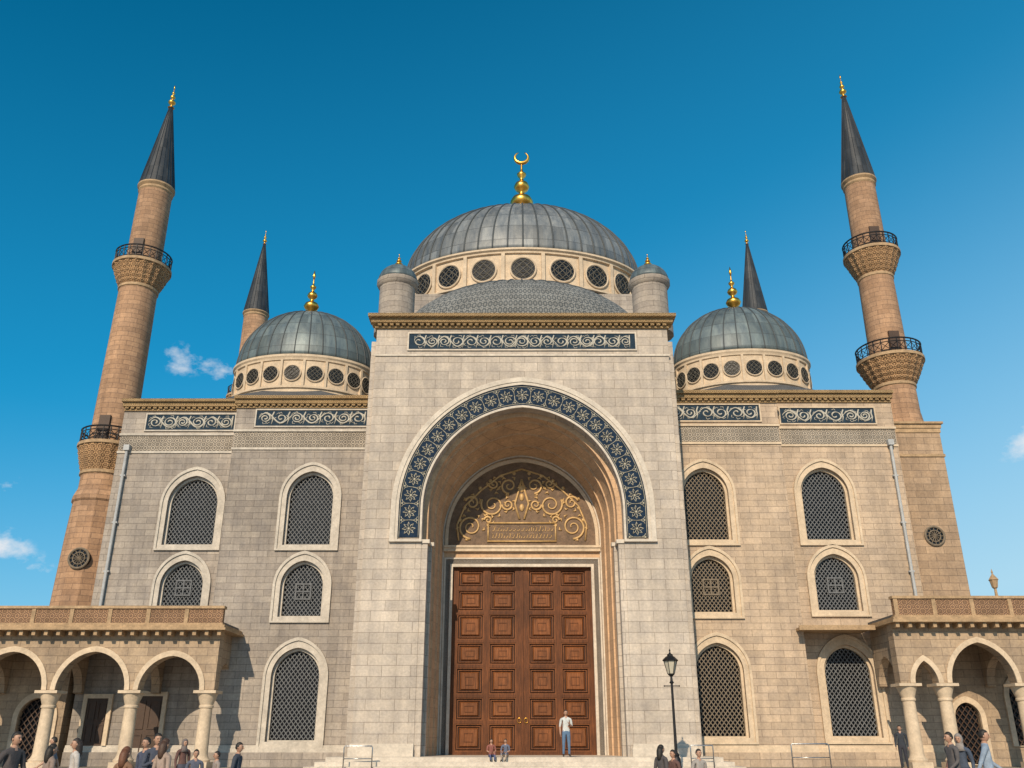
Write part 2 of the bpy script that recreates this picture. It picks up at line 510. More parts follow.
# left wing
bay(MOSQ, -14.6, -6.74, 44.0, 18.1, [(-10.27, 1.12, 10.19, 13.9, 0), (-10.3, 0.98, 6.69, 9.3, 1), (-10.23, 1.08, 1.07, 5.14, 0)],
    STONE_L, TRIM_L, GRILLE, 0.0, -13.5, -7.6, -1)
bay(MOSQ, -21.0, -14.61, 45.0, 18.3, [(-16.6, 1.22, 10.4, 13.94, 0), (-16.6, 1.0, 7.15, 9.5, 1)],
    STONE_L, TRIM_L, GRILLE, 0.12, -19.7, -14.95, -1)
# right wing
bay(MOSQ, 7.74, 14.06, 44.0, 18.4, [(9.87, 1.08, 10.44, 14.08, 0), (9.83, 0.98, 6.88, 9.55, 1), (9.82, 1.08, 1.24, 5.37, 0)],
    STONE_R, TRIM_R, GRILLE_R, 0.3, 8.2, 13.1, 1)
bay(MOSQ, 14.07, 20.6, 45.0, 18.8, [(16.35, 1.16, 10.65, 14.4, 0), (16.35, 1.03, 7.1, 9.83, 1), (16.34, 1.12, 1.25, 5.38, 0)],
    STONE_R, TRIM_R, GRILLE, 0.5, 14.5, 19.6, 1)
# body behind
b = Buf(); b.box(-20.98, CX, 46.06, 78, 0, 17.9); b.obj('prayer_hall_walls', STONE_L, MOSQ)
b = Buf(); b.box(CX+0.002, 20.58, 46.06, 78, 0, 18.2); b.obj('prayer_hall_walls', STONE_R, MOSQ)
b = Buf(); b.box(-14.5, -6.76, 45.05, 46.05, 17.4, 17.9); b.box(7.76, 14.0, 45.05, 46.05, 17.4, 18.1)
b.box(-20.9, CX, 46.07, 77.9, 17.91, 18.02); b.box(CX+.01, 20.5, 46.07, 77.9, 18.21, 18.32); b.obj('flat_roof', ROOF, MOSQ)
# drain pipes
b = Buf()
b.tube([(-20.45, 44.84, 15.5), (-20.45, 44.84, 6.9)], 0.08, 8); b.box(-20.60, -20.30, 44.70, 44.99, 15.4, 15.7)
b.tube([(20.15, 44.84, 15.8), (20.15, 44.84, 7.3)], 0.08, 8); b.box(20.0, 20.30, 44.70, 44.99, 15.7, 16.0)
for z in (9, 11.5, 14):
    b.box(-20.58, -20.32, 44.80, 44.99, z, z+0.08); b.box(20.02, 20.28, 44.80, 44.99, z, z+0.08)
b.obj('downpipe', PIPE, MOSQ, smooth=False)

# portal block
PX0, PX1 = -6.75, 7.75
ZS = 11.1
def arch_open(w, z0=0.5, zs=ZS, rise=None): return arch(CX, z0, w, zs, rise or w*1.065, 24)
def notch(x0, x1, z0, z1, a):
    return [(x0, z0), (x0, z1), (x1, z1), (x1, z0)] + list(reversed(a))
extrude2d('portal_front_wall', [notch(PX0, PX1, 0.5, 20.2, arch_open(4.62))], 40.0, 40.6, STONE_P, MOSQ)
extrude2d('portal_inner_order', [notch(PX0+0.1, PX1-0.1, 0.5, 20.0, arch_open(4.40))], 40.6, 41.0, VAULT, MOSQ)
b = Buf()
b.box(PX0+0.001, PX0+0.6, 41.0, 50, 0, 20.19); b.box(PX1-0.6, PX1-0.001, 41.0, 50, 0, 20.19)
b.box(PX0+0.6, PX1-0.6, 41.0, 50, 17.5, 20.18)
b.obj('portal_side_walls', STONE_P, MOSQ)
b = Buf()
for sx in (-1, 1):
    xa, xb = sorted((CX + sx*4.34, CX + sx*4.615))
    b.box(xa, xb, 40.03, 40.595, 0.5, 9.45)
    xa, xb = sorted((CX + sx*4.20, CX + sx*4.395))
    b.box(xa, xb, 40.63, 40.995, 0.5, 9.45)
b.obj('portal_jambs', STONE_P, MOSQ)
b = Buf()
for sx in (-1, 1):
    xa, xb = sorted((CX + sx*4.25, CX + sx*4.60)); b.box(xa, xb, 39.96, 40.59, 9.45, 9.62)
    xa, xb = sorted((CX + sx*4.10, CX + sx*4.39)); b.box(xa, xb, 40.6, 41.0, 9.45, 9.62)
b.obj('impost', TRIM, MOSQ)
# splayed vault
b = Buf()
rings = []
N = 9
for j in range(N+1):
    t = j/N
    w = 4.40 + (3.98-4.40)*t
    zs = ZS + (10.75-ZS)*t
    pts = arch(CX, 0.5, w, zs, w*(1.065), 24)
    rings.append([(x, 41.0 + 3.5*t, z) for x, z in pts])
m = len(rings[0])
vs = [p for r in rings for p in r]
fs = []
for j in range(N):
    for k in range(m-1):
        fs.append((j*m+k, (j+1)*m+k, (j+1)*m+k+1, j*m+k+1))
b.add(vs, fs); b.obj('portal_vault', VAULT, MOSQ, smooth=True, angle=0.6)
for t in (0.04, 0.36, 0.68, 0.98):
    w = 4.40 + (3.98-4.40)*t; zs = ZS + (10.75-ZS)*t
    o = arch(CX, 0.5, w+0.02, zs, (w+0.02)*1.065, 24); i = arch(CX, 0.5, w-0.07, zs, (w-0.07)*1.065, 24)
    extrude2d('vault_rib', [o + list(reversed(i))], 41.0+3.5*t-0.02, 41.0+3.5*t+0.10, VAULT if t < 0.9 else TRIM, MOSQ)
# back wall with door opening
DW, DT = 3.47, 9.2
back = arch(CX, 0.5, 4.15, 10.75, 4.15*1.065, 20)
door_hole = [(CX+DW, 0.5), (CX+DW, DT), (CX-DW, DT), (CX-DW, 0.5)]
extrude2d('portal_back_wall', [back + door_hole], 44.5, 44.9, VAULT, MOSQ)
def uframe(wi, wo, zi, zo, y0, y1, mat, name):
    lp = [(CX-wo, 0.5), (CX-wo, zo), (CX+wo, zo), (CX+wo, 0.5), (CX+wi, 0.5), (CX+wi, zi), (CX-wi, zi), (CX-wi, 0.5)]
    extrude2d(name, [lp], y0, y1, mat, MOSQ)
uframe(DW-0.02, DW+0.12, DT-0.02, DT+0.12, 44.36, 44.56, TRIM, 'door_architrave')
uframe(DW+0.12, DW+0.34, DT+0.12, DT+0.36, 44.44, 44.499, FRAME_C, 'door_carved_border')
uframe(DW+0.34, DW+0.42, DT+0.36, DT+0.44, 44.38, 44.498, TRIM, 'door_outer_moulding')
b = Buf(); b.box(CX-3.94, CX+3.94, 44.30, 44.497, 9.95, 10.12); b.box(CX-3.94, CX+3.94, 44.24, 44.496, 10.12, 10.24); b.obj('tympanum_cornice', TRIM_R, MOSQ)
# tympanum
tw = 3.72
extrude2d('tympanum_field', [arch(CX, 10.25, tw, 10.75, tw*1.04, 20)], 44.42, 44.498, BRONZE, MOSQ)
o = arch(CX, 10.25, tw+0.16, 10.75, (tw+0.16)*1.045, 20); i = arch(CX, 10.25, tw, 10.75, tw*1.04, 20)
extrude2d('tympanum_moulding', [o+list(reversed(i))], 44.34, 44.497, TRIM_R, MOSQ)
b = Buf()
def spiral(cx, cz, r, turns, d, a0, y, rr, n=40, shrink=0.85):
    pts = []
    for i in range(n):
        t = i/(n-1); a = a0 + d*t*turns*2*pi; q = r*(1-shrink*t)
        pts.append((cx+q*cos(a), y, cz+q*sin(a)))
    b.tube(pts, [rr*(1-0.5*i/n) for i in range(n)], 6, up=(0, 1, 0))
    for k in range(5):
        a = a0 + d*(0.4+k*1.15); p = (cx+r*0.97*cos(a), cz+r*0.97*sin(a))
        b.tube([(p[0], y, p[1]), (p[0]+0.12*cos(a-d*.5), y, p[1]+0.12*sin(a-d*.5)), (p[0]+0.2*cos(a-d*1.3), y, p[1]+0.2*sin(a-d*1.3))], [rr*.5, rr*1.0, rr*.25], 5, up=(0, 1, 0))
yT = 44.40
for sx in (-1, 1):
    for (x, z, r, tn, d, a0) in ((2.6, 11.2, 0.62, 1.8, 1, -pi/2), (1.5, 12.35, 0.60, 1.7, -1, pi/2*0.3), (0.65, 13.35, 0.42, 1.5, 1, -pi/2),
                                 (2.55, 12.45, 0.36, 1.5, 1, 0.3), (1.45, 13.45, 0.26, 1.4, -1, 0.2), (0.72, 12.35, 0.30, 1.5, -1, 0), (1.72, 11.55, .20, 1.3, 1, 0)):
        if sx < 0: spiral(CX-x, z, r, tn, -d, pi-a0, yT, 0.065)
        else: spiral(CX+x, z, r, tn, d, a0, yT, 0.065)
    b.tube([(CX+sx*3.2, yT, 10.5), (CX+sx*3.3, yT, 11.3), (CX+sx*2.9, yT, 12.3), (CX+sx*2.1, yT, 13.1), (CX+sx*1.1, yT, 13.9), (CX, yT, 14.25)], 0.05, 6, up=(0, 1, 0))
    b.tube([(CX+sx*0.12, yT, 11.6), (CX+sx*0.35, yT, 12.4), (CX+sx*0.15, yT, 13.1), (CX, yT, 13.7)], 0.06, 6, up=(0, 1, 0))
    for k in range(7):
        a = 0.25 + k*0.2
        b.ell((CX+sx*3.25*cos(a), yT+0.01, 10.75+3.3*sin(a)), (0.10, 0.04, 0.10), 8, 5)
for (x, z) in ((0, 12.2), (0, 12.75), (0, 13.2)): b.ell((CX+x, yT, z), (0.13, 0.06, 0.2), 8, 6)
b.box(CX-1.75, CX+1.75, 44.36, 44.41, 10.42, 10.50); b.box(CX-1.75, CX+1.75, 44.36, 44.41, 11.36, 11.44)
b.box(CX-1.75, CX-1.67, 44.36, 44.41, 10.5, 11.36); b.box(CX+1.67, CX+1.75, 44.36, 44.41, 10.5, 11.36)
for row, zc in enumerate((10.72, 11.08)):
    x = CX-1.5
    while x < CX+1.5:
        hgt = random.uniform(0.08, 0.26); wd = random.uniform(0.04, 0.16)
        b.tube([(x, yT+.01, zc-0.06), (x+wd*0.5, yT+.01, zc-0.10), (x+wd, yT+.01, zc-0.10+hgt)], 0.022, 5, up=(0, 1, 0))
        if random.random() < 0.5: b.ell((x+wd*0.4, yT+.01, zc+0.12), (0.025, 0.02, 0.025), 6, 4)
        x += wd + 0.06
b.obj('tympanum_scrollwork', RELIEF_G, MOSQ, smooth=True)

# arch band on the front
def band(wo, wi, z0, y0, y1, mat, name):
    o = arch(CX, z0, wo, ZS, wo*1.065, 28); i = arch(CX, z0, wi, ZS, wi*1.065, 28)
    extrude2d(name, [o + list(reversed(i))], y0, y1, mat, MOSQ)
band(5.72, 4.72, 9.72, 39.95, 39.999, NAVY, 'tile_band')
band(4.72, 4.62, 9.60, 39.90, 39.998, TRIM, 'arch_inner_moulding')
band(5.86, 5.72, 9.60, 39.90, 39.9985, TRIM, 'arch_outer_fillet')
band(6.08, 5.86, 9.60, 39.86, 39.9975, TRIM, 'arch_hood_moulding')
b = Buf()
for sx in (-1, 1):
    xa, xb = sorted((CX+sx*4.60, CX+sx*6.10)); b.box(xa, xb, 39.84, 39.997, 9.50, 9.60)
b.obj('band_footing', TRIM, MOSQ)
path = arch(CX, 9.72, 5.22, ZS, 5.22*1.065, 60)
cum = [0]
for i in range(1, len(path)):
    cum.append(cum[-1] + math.dist(path[i], path[i-1]))
def pmap(s, off):
    s = max(0, min(cum[-1]-1e-4, s))
    for i in range(1, len(cum)):
        if cum[i] >= s: break
    t = (s-cum[i-1])/(cum[i]-cum[i-1])
    x = path[i-1][0]*(1-t)+path[i][0]*t; z = path[i-1][1]*(1-t)+path[i][1]*t
    dx, dz = path[i][0]-path[i-1][0], path[i][1]-path[i-1][1]
    l = math.hypot(dx, dz)
    return (x - dz/l*off, 39.945, z + dx/l*off)
b = Buf()
nr = 25
for k in range(nr):
    s0 = cum[-1]*(k+0.5)/nr
    R = 0.30
    for q in range(8):
        a = q*pi/4
        b.tube([pmap(s0+r*cos(a+d), r*sin(a+d)) for r, d in ((0.07, 0), (0.17, 0.30), (R, 0.05), (0.19, -0.24))], [0.014, 0.026, 0.028, 0.014], 5, up=(0, 1, 0))
    b.ell(pmap(s0, 0), (0.06, 0.02, 0.06), 8, 5)
    sm = s0 + cum[-1]/nr/2
    for sg in (-1, 1):
        b.tube([pmap(sm+d*0.5, sg*o) for d, o in ((-0.34, 0.38), (-0.14, 0.33), (0.0, 0.18), (0.02, 0.0))], 0.018, 5, up=(0, 1, 0))
        b.tube([pmap(sm+d*0.5, sg*o) for d, o in ((0.34, 0.38), (0.14, 0.33), (0.0, 0.18))], 0.018, 5, up=(0, 1, 0))
        b.ell(pmap(sm, sg*0.36), (0.05, 0.02, 0.05), 6, 4)
for off in (-0.44, 0.44):
    b.tube([pmap(cum[-1]*i/120, off) for i in range(121)], 0.016, 5, up=(0, 1, 0))
b.obj('tile_band_rosettes', RELIEF_B, MOSQ, smooth=True)

# portal cornice, frieze
cornice(MOSQ, PX0, PX1, 40.0, 20.86, FRIEZE_C, 0.55, 0.45)
b = Buf()
b.box(PX0-0.06, PX1+0.06, 39.94, 39.999, 18.74, 18.84)
b.box(PX0+0.001, PX1-0.001, 40.02, 50, 20.2, 20.75)
b.obj('portal_string_course', TRIM, MOSQ)
b = Buf()
b.box(PX0-0.25, PX0-0.001, 40.15, 44.0, 0, 19.6); b.box(PX1+0.001, PX1+0.25, 40.15, 44.0, 0, 19.6)
b.obj('portal_buttress', STONE_P, MOSQ)
panel(MOSQ, CX-5.62, CX+5.62, 19.10, 19.95, 40.0, SLATE, RELIEF, 0.035, 17, TRIM)
b = Buf()
for (xa, xb) in ((PX0, CX-4.62), (CX+4.62, PX1)):
    b.box(xa-0.10, xb+0.0, 39.82, 39.999, 0.5, 0.85); b.box(xa-0.05, xb, 39.9, 39.998, 0.85, 1.0)
b.obj('portal_plinth', TRIM, MOSQ)

# door leaves
b = Buf(); b.mi = 2
Y = 44.62
b.box(CX-DW, CX+DW, Y+0.13, Y+0.22, 0.5, DT)
for sx in (-1, 1):
    xa, xb = (CX-DW, CX-0.03) if sx < 0 else (CX+0.03, CX+DW)
    W = xb-xa
    b.mi = 0
    for (u0, u1) in ((0, 0.08), (0.46, 0.54), (0.92, 1.0)):
        b.box(xa+W*u0, xa+W*u1, Y, Y+0.13, 0.5, DT)
    rows = 7
    hts = [1.3, 1.1, 1.3, 1.1, 1.3, 1.1, 0.9]
    tot = sum(hts)
    avail = DT-0.5-0.15*(rows+1)
    b.box(xa, xb, Y+0.004, Y+0.128, 0.5, 0.65)
    z = 0.65
    for r in range(rows):
        ph = avail*hts[r]/tot
        for (u0, u1) in ((0.08, 0.46), (0.54, 0.92)):
            px0, px1 = xa+W*u0, xa+W*u1
            pz0, pz1 = z, z+ph
            b.mi = 1
            for (i0, i1, dy) in ((0.0, 0.045, 0.03), (0.10, 0.135, 0.06)):
                b.box(px0+i0, px1-i0, Y+dy, Y+0.129, pz0+i0, pz0+i1); b.box(px0+i0, px1-i0, Y+dy, Y+0.129, pz1-i1, pz1-i0)
                b.box(px0+i0, px0+i1, Y+dy, Y+0.129, pz0+i1, pz1-i1); b.box(px1-i1, px1-i0, Y+dy, Y+0.129, pz0+i1, pz1-i1)
            cx, cz = (px0+px1)/2, (pz0+pz1)/2
            hx, hz = (px1-px0)/2-0.26, (pz1-pz0)/2-0.24
            v = [(cx-hx-.06, Y+0.128, cz-hz-.06), (cx+hx+.06, Y+0.128, cz-hz-.06), (cx+hx+.06, Y+0.128, cz+hz+.06), (cx-hx-.06, Y+0.128, cz+hz+.06),
                 (cx-hx, Y+0.04, cz-hz), (cx+hx, Y+0.04, cz-hz), (cx+hx, Y+0.04, cz+hz), (cx-hx, Y+0.04, cz+hz)]
            b.add(v, [(4,5,6,7), (0,1,5,4), (1,2,6,5), (2,3,7,6), (3,0,4,7)])
            b.mi = 0
            q = 0.55
            b.box(cx-hx*q, cx+hx*q, Y+0.02, Y+0.039, cz-hz*q, cz-hz*q+0.03); b.box(cx-hx*q, cx+hx*q, Y+0.02, Y+0.039, cz+hz*q-0.03, cz+hz*q)
            b.box(cx-hx*q, cx-hx*q+0.03, Y+0.021, Y+0.0395, cz-hz*q+.03, cz+hz*q-.03); b.box(cx+hx*q-0.03, cx+hx*q, Y+0.021, Y+0.0395, cz-hz*q+.03, cz+hz*q-.03)
        z += ph
        b.mi = 0
        b.box(xa, xb, Y+0.004, Y+0.128, z, z+0.15 if r < rows-1 else DT)
        z += 0.15
b.box(CX-0.03, CX+0.05, Y-0.05, Y+0.1, 0.5, DT)
b.obj('double_door', [WOOD, WOODP, WOODD], MOSQ)
b = Buf()
for sx in (-1, 1):
    b.tube([(CX+sx*0.16+0.09*cos(a*pi/6), Y-0.04, 2.0+0.11*sin(a*pi/6)) for a in range(12)], 0.014, 6, closed=True, up=(0, 1, 0))
    b.ell((CX+sx*0.16, Y-0.01, 2.12), (0.04, 0.04, 0.04), 8, 6)
b.obj('door_knockers', GOLD, MOSQ, smooth=True)

# steps
b = Buf()
b.box(-7.5, 8.5, 38.6, 44.7, 0.001, 0.5)
b.box(-7.85, 8.85, 38.2, 38.6, 0.001, 0.33); b.box(-8.2, 9.2, 37.8, 38.2, 0.001, 0.165)
b.box(-8.2, -7.85, 38.2, 40, .001, .165); b.box(8.85, 9.2, 38.2, 40, .001, .165)
b.box(-7.85, -7.5, 38.6, 40, .001, .33); b.box(8.5, 8.85, 38.6, 40, .001, .33)
b.obj('entrance_steps', TRIM, MOSQ)

# finial
FP = [(.16,0),(.09,.03),(.05,.08),(.05,.11),(.15,.17),(.185,.22),(.15,.28),(.05,.33),(.04,.37),(.10,.41),(.125,.45),(.10,.50),(.035,.54),(.03,.58),(.07,.62),(.075,.645),(.03,.68),(.02,.72),(.015,.80),(0.0,.84)]
def finial(parent, cx, cy, z, H, rs=1.0, crescent=True):
    b = Buf()
    b.lathe([(r*H*rs, z+t*H) for r, t in FP], 20, cx, cy)
    if crescent:
        zc = z+0.90*H; R = 0.085*H
        pts = []; rad = []
        for i in range(17):
            a = pi/2+0.45 + (2*pi-0.9)*i/16
            pts.append((cx+R*cos(a), cy, zc+R*sin(a))); rad.append(0.004*H + 0.022*H*sin(pi*i/16))
        b.tube(pts, rad, 8, up=(0, 1, 0))
    else:
        b.lathe([(0.012*H, z+0.8*H), (0.03*H, z+.88*H), (0.004*H, z+H)], 10, cx, cy)
    b.obj('gilt_finial', GOLD, parent, smooth=True)

def dome(cx, cy, rx, ry, zb, zr, H, nwin, wr, nrib, leadm, stone, finH, cres=True):
    D = MOSQ
    loc = (cx, cy, 0); sy = ry/rx
    b = Buf()
    b.lathe([(rx*0.985, zb-0.4), (rx*0.985, zr)], 96, 0, 0, sy)
    b.obj('drum', stone, D, smooth=True, loc=loc, angle=0.5)
    b = Buf()
    b.lathe([(rx*0.98, zr-0.28), (rx*1.01, zr-0.22), (rx*1.012, zr-0.10), (rx*1.035, zr), (rx*1.035, zr+0.14), (rx*0.98, zr+0.2)], 96, 0, 0, sy)
    b.lathe([(rx*0.98, zb-0.05), (rx*1.02, zb), (rx*1.02, zb+0.12), (rx*0.985, zb+0.2)], 96, 0, 0, sy)
    hz = zr-zb
    for k in range(nwin):
        a = 2*pi*(k+0.5)/nwin + pi/2
        n = Vector((cos(a)/1.0, sin(a)/sy, 0)).normalized(); t = Vector((-n.y, n.x, 0))
        p = Vector((rx*0.985*cos(a), rx*0.985*sin(a)*sy, 0))
        b.obox(p + Vector((0, 0, (zb+zr)/2-0.1)), t*wr*0.14, n*wr*0.22, (0, 0, hz/2-0.12))
    for k in range(nwin):
        a = 2*pi*k/nwin + pi/2
        n = Vector((cos(a), sin(a)/sy, 0)).normalized(); t = Vector((-n.y, n.x, 0))
        c = Vector((rx*0.985*cos(a), rx*0.985*sin(a)*sy, zb+hz*0.47)) + n*0.06
        b.tube([c + t*wr*cos(q*pi/12) + Vector((0, 0, wr*sin(q*pi/12))) for q in range(24)], wr*0.08, 6, closed=True, up=tuple(n))
    b.obj('drum_mouldings', TRIM_R, D, smooth=True, loc=loc, angle=0.6)
    g = Buf(); w = Buf()
    for k in range(nwin):
        a = 2*pi*k/nwin + pi/2
        n = Vector((cos(a), sin(a)/sy, 0)).normalized(); t = Vector((-n.y, n.x, 0))
        c = Vector((rx*0.985*cos(a), rx*0.985*sin(a)*sy, zb+hz*0.47)) + n*0.05
        vs = [c + t*wr*cos(q*pi/12) + Vector((0, 0, wr*sin(q*pi/12))) for q in range(24)]
        w.add(vs, [tuple(range(24))])
        for s1 in (-1, 1):
            for i in range(-2, 3):
                off = i*wr*0.42
                hl = math.sqrt(max(0, wr*wr*0.9 - off*off))
                if hl < 0.1: continue
                d = (t*s1 + Vector((0, 0, 1))).normalized(); e = (t*s1 - Vector((0, 0, 1))).normalized()
                g.obox(c + n*(0.025+0.004*s1) + e*off, d*hl, n*0.012, e*wr*0.03)
        for rr_ in (0.35, 0.7):
            g.tube([c + n*0.03 + t*wr*rr_*cos(q*pi/8) + Vector((0, 0, wr*rr_*sin(q*pi/8))) for q in range(16)], wr*0.03, 4, closed=True, up=tuple(n))
    w.obj('drum_window_glass', GLASS, D, loc=loc); g.obj('drum_window_grilles', GRILLE_D, D, loc=loc)
    b = Buf()
    prof = []
    for i in range(25):
        th = (pi/2)*i/24
        prof.append((max(0.0, rx*1.0*cos(th)**0.94 if i < 24 else 0.0), zr+0.16 + H*sin(th)))
    b.lathe(prof, 96, 0, 0, sy)
    b.obj('lead_dome', leadm, D, smooth=True, loc=loc)
    b = Buf()
    for k in range(nrib):
        a = 2*pi*(k)/nrib
        pts = [(r*1.003*cos(a), r*1.003*sin(a)*sy, z+0.01) for r, z in prof[:-2]]
        b.tube(pts, 0.045*rx/9+0.018, 5)
    b.obj('dome_seams', SEAM, D, smooth=True, loc=loc)
    finial(D, cx, cy, zr+0.16+H-0.15, finH, 0.78, cres)

# main dome
MZ = 62.0
dome(0.80, MZ, 9.3, 6.2, 31.3, 34.1, 6.7, 20, 0.93, 52, LEAD, TRIM_R, 6.6)
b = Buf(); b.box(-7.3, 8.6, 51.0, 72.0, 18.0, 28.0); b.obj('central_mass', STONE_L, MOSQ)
b = Buf(); b.lathe([(10.3, 27.5), (9.8, 30.0), (9.2, 31.3)], 64, 0, 0, 0.667); b.obj('drum_skirt_roof', ROOF, MOSQ, smooth=True, loc=(0.8, MZ, 0))
# front semi-dome
b = Buf()
prof = [(7.9*cos(pi/2*i/16), 23.6 + 4.5*sin(pi/2*i/16)) for i in range(17)]
b.lathe(prof, 80, 0, 0, 0.6); b.obj('semi_dome', SHINGLE, MOSQ, smooth=True, loc=(0.6, 50.5, 0))
b = Buf()
for k in range(40):
    a = 2*pi*k/40
    b.tube([(r*cos(a), r*sin(a)*0.6, z+0.01) for r, z in prof[8:16]], 0.05, 5)
b.obj('semi_dome_ribs', SEAM, MOSQ, smooth=True, loc=(0.6, 50.5, 0))
# side domes
dome(-13.7, 54, 4.5, 3.2, 21.4, 23.5, 4.3, 20, 0.53, 32, LEAD_S, TRIM_R, 3.6, False)
dome(15.15, 54, 4.4, 3.1, 21.8, 23.9, 4.2, 20, 0.53, 32, LEAD_S, TRIM_R, 3.6, False)
for (x, z) in ((-13.7, 21.4), (15.15, 21.8)):
    b = Buf(); b.lathe([(7.6, z-1.35), (7.6, z-1.1), (4.6, z-0.05)], 8, 0, 0, 0.66, rot=pi/8); b.obj('octagonal_skirt_roof', ROOF, MOSQ, loc=(x, 54, 0))
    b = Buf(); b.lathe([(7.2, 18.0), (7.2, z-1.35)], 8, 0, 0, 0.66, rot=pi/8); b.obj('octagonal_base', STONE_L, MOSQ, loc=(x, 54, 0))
# turrets
for x in (-6.13, 7.36):
    b = Buf(); b.lathe([(1.12, 20.75), (1.12, 21.2), (0.95, 21.3), (0.95, 23.5), (1.02, 23.55), (1.12, 23.75), (1.12, 23.9), (0.9, 23.92)], 16, 0, 0)
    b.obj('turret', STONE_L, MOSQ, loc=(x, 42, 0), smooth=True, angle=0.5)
    b = Buf(); b.lathe([(1.06*cos(pi/2*i/10), 23.92+1.0*sin(pi/2*i/10)) for i in range(11)], 24); b.obj('turret_cap', LEAD_S, MOSQ, smooth=True, loc=(x, 42, 0))
    finial(MOSQ, x, 42, 24.85, 0.9, 1.3, False)

# ------------------------------------------------------------------ minarets
def minaret(cx, cy, shafts, balcs, cone, base=None, ped=None, medallion=None):
    P = empty('minaret', (cx, cy, 0))
    b = Buf()
    for (z0, r0, z1, r1) in shafts:
        b.lathe([(r0, z0), (r1, z1)], 20)
    b.obj('shaft', BRICK, P, smooth=True, angle=0.9)
    for (zb, zd, rin, rout) in balcs:
        b = Buf()
        H = zd-zb
        prof = [(rin*1.01, zb)]
        for i in range(5):
            t = (i+1)/5
            r = rin + (rout-rin)*(t**0.8)
            prof += [(r-0.03, zb+H*(i+0.55)/5), (r, zb+H*(i+0.9)/5)]
            if i < 4: prof += [(r*0.985, zb+H*(i+1.0)/5)]
        b.lathe(prof, 40, zig=0.022)
        b.obj('muqarnas_corbel', CORBEL, P)
        b = Buf()
        b.lathe([(rin, zd-0.02), (rout+0.06, zd-0.02), (rout+0.06, zd+0.16), (rin, zd+0.16)], 40)
        b.lathe([(rin*1.0, zb-0.25), (rin*1.06, zb-0.2), (rin*1.06, zb-0.05), (rin, zb)], 30)
        b.obj('balcony_slab', CORN, P)
        b = Buf()
        nn = 26; rr = rout-0.04
        for k in range(nn):
            a = 2*pi*k/nn
            b.tube([(rr*cos(a), rr*sin(a), zd+0.15), (rr*cos(a), rr*sin(a), zd+0.98)], 0.03, 5)
            a2 = 2*pi*(k+1)/nn
            b.tube([(rr*cos(a), rr*sin(a), zd+0.3), (rr*cos(a2), rr*sin(a2), zd+0.75)], 0.02, 4)
            b.tube([(rr*cos(a), rr*sin(a), zd+0.75), (rr*cos(a2), rr*sin(a2), zd+0.3)], 0.02, 4)
        for zz, q in ((zd+0.28, 0.025), (zd+0.78, 0.03), (zd+0.98, 0.05)):
            b.tube([(rr*cos(2*pi*k/40), rr*sin(2*pi*k/40), zz) for k in range(40)], q, 5, closed=True)
        b.obj('balcony_railing', IRON, P)
        b = Buf(); b.box(-0.3, 0.3, -rin-0.03, -rin+0.3, zd+0.15, zd+1.7); b.obj('balcony_door', WOOD2, P)
    z, r, zt = cone
    b = Buf(); b.lathe([(r, z-0.5), (r*1.06, z-0.4), (r*1.02, z-0.25), (r*1.14, z-0.1), (r*1.14, z)], 24); b.obj('cone_collar', CORN, P, smooth=True, angle=0.5)
    b = Buf(); b.lathe([(r*1.12, z), (r*1.08, z+0.1), (0.10, zt)], 20)
    for k in range(20):
        a = 2*pi*k/20
        b.tube([(r*1.09*cos(a), r*1.09*sin(a), z+0.1), (0.1*cos(a), 0.1*sin(a), zt)], 0.025, 4)
    b.obj('lead_spire', LEAD_D, P, smooth=True, angle=0.5)
    finial(P, 0, 0, zt-0.05, 1.9 if r < 1.1 else 1.7, 0.7, False)
    if base:
        b = Buf(); b.lathe(base, 12, rot=pi/12); b.obj('polygonal_base', BRICK, P)
    if ped:
        (hx, hy, zt2) = ped
        b = Buf(); b.box(-hx, hx, -hy, hy, 0, zt2-0.6); b.obj('pedestal', BRICK_W, P)
        b = Buf(); b.box(-hx-0.1, hx+0.1, -hy-0.1, hy+0.1, zt2-0.35, zt2-0.12); b.box(-hx-0.2, hx+0.2, -hy-0.2, hy+0.2, zt2-0.12, zt2)
        b.box(-hx-0.05, hx+0.05, -hy-0.05, hy+0.05, zt2-0.6, zt2-0.35)
        b.box(-hx-0.06, hx+0.06, -hy-0.06, hy+0.06, zt2-2.0, zt2-1.85)
        b.obj('pedestal_cornice', CORN, P)
    if medallion:
        (mx, my, mz, mr) = medallion
        b = Buf()
        b.tube([(mx+mr*cos(k*pi/16), my, mz+mr*sin(k*pi/16)) for k in range(32)], 0.06, 6, closed=True, up=(0, 1, 0))
        b.tube([(mx+mr*.6*cos(k*pi/16), my, mz+mr*.6*sin(k*pi/16)) for k in range(32)], 0.03, 6, closed=True, up=(0, 1, 0))
        for k in range(12):
            a = k*pi/6
            b.tube([(mx, my, mz), (mx+mr*cos(a), my, mz+mr*sin(a))], 0.022, 4)
        b.obj('medallion', GRILLE_R, P)
        b = Buf(); b.lathe([(0, 0), (mr+0.02, 0), (mr+0.02, 0.6), (0, 0.6)], 32)
        b.v = [(x_+mx, my+0.03+z_, y_+mz) for (x_, y_, z_) in b.v]
        b.obj('medallion_ground', GLASS, P)
    return P

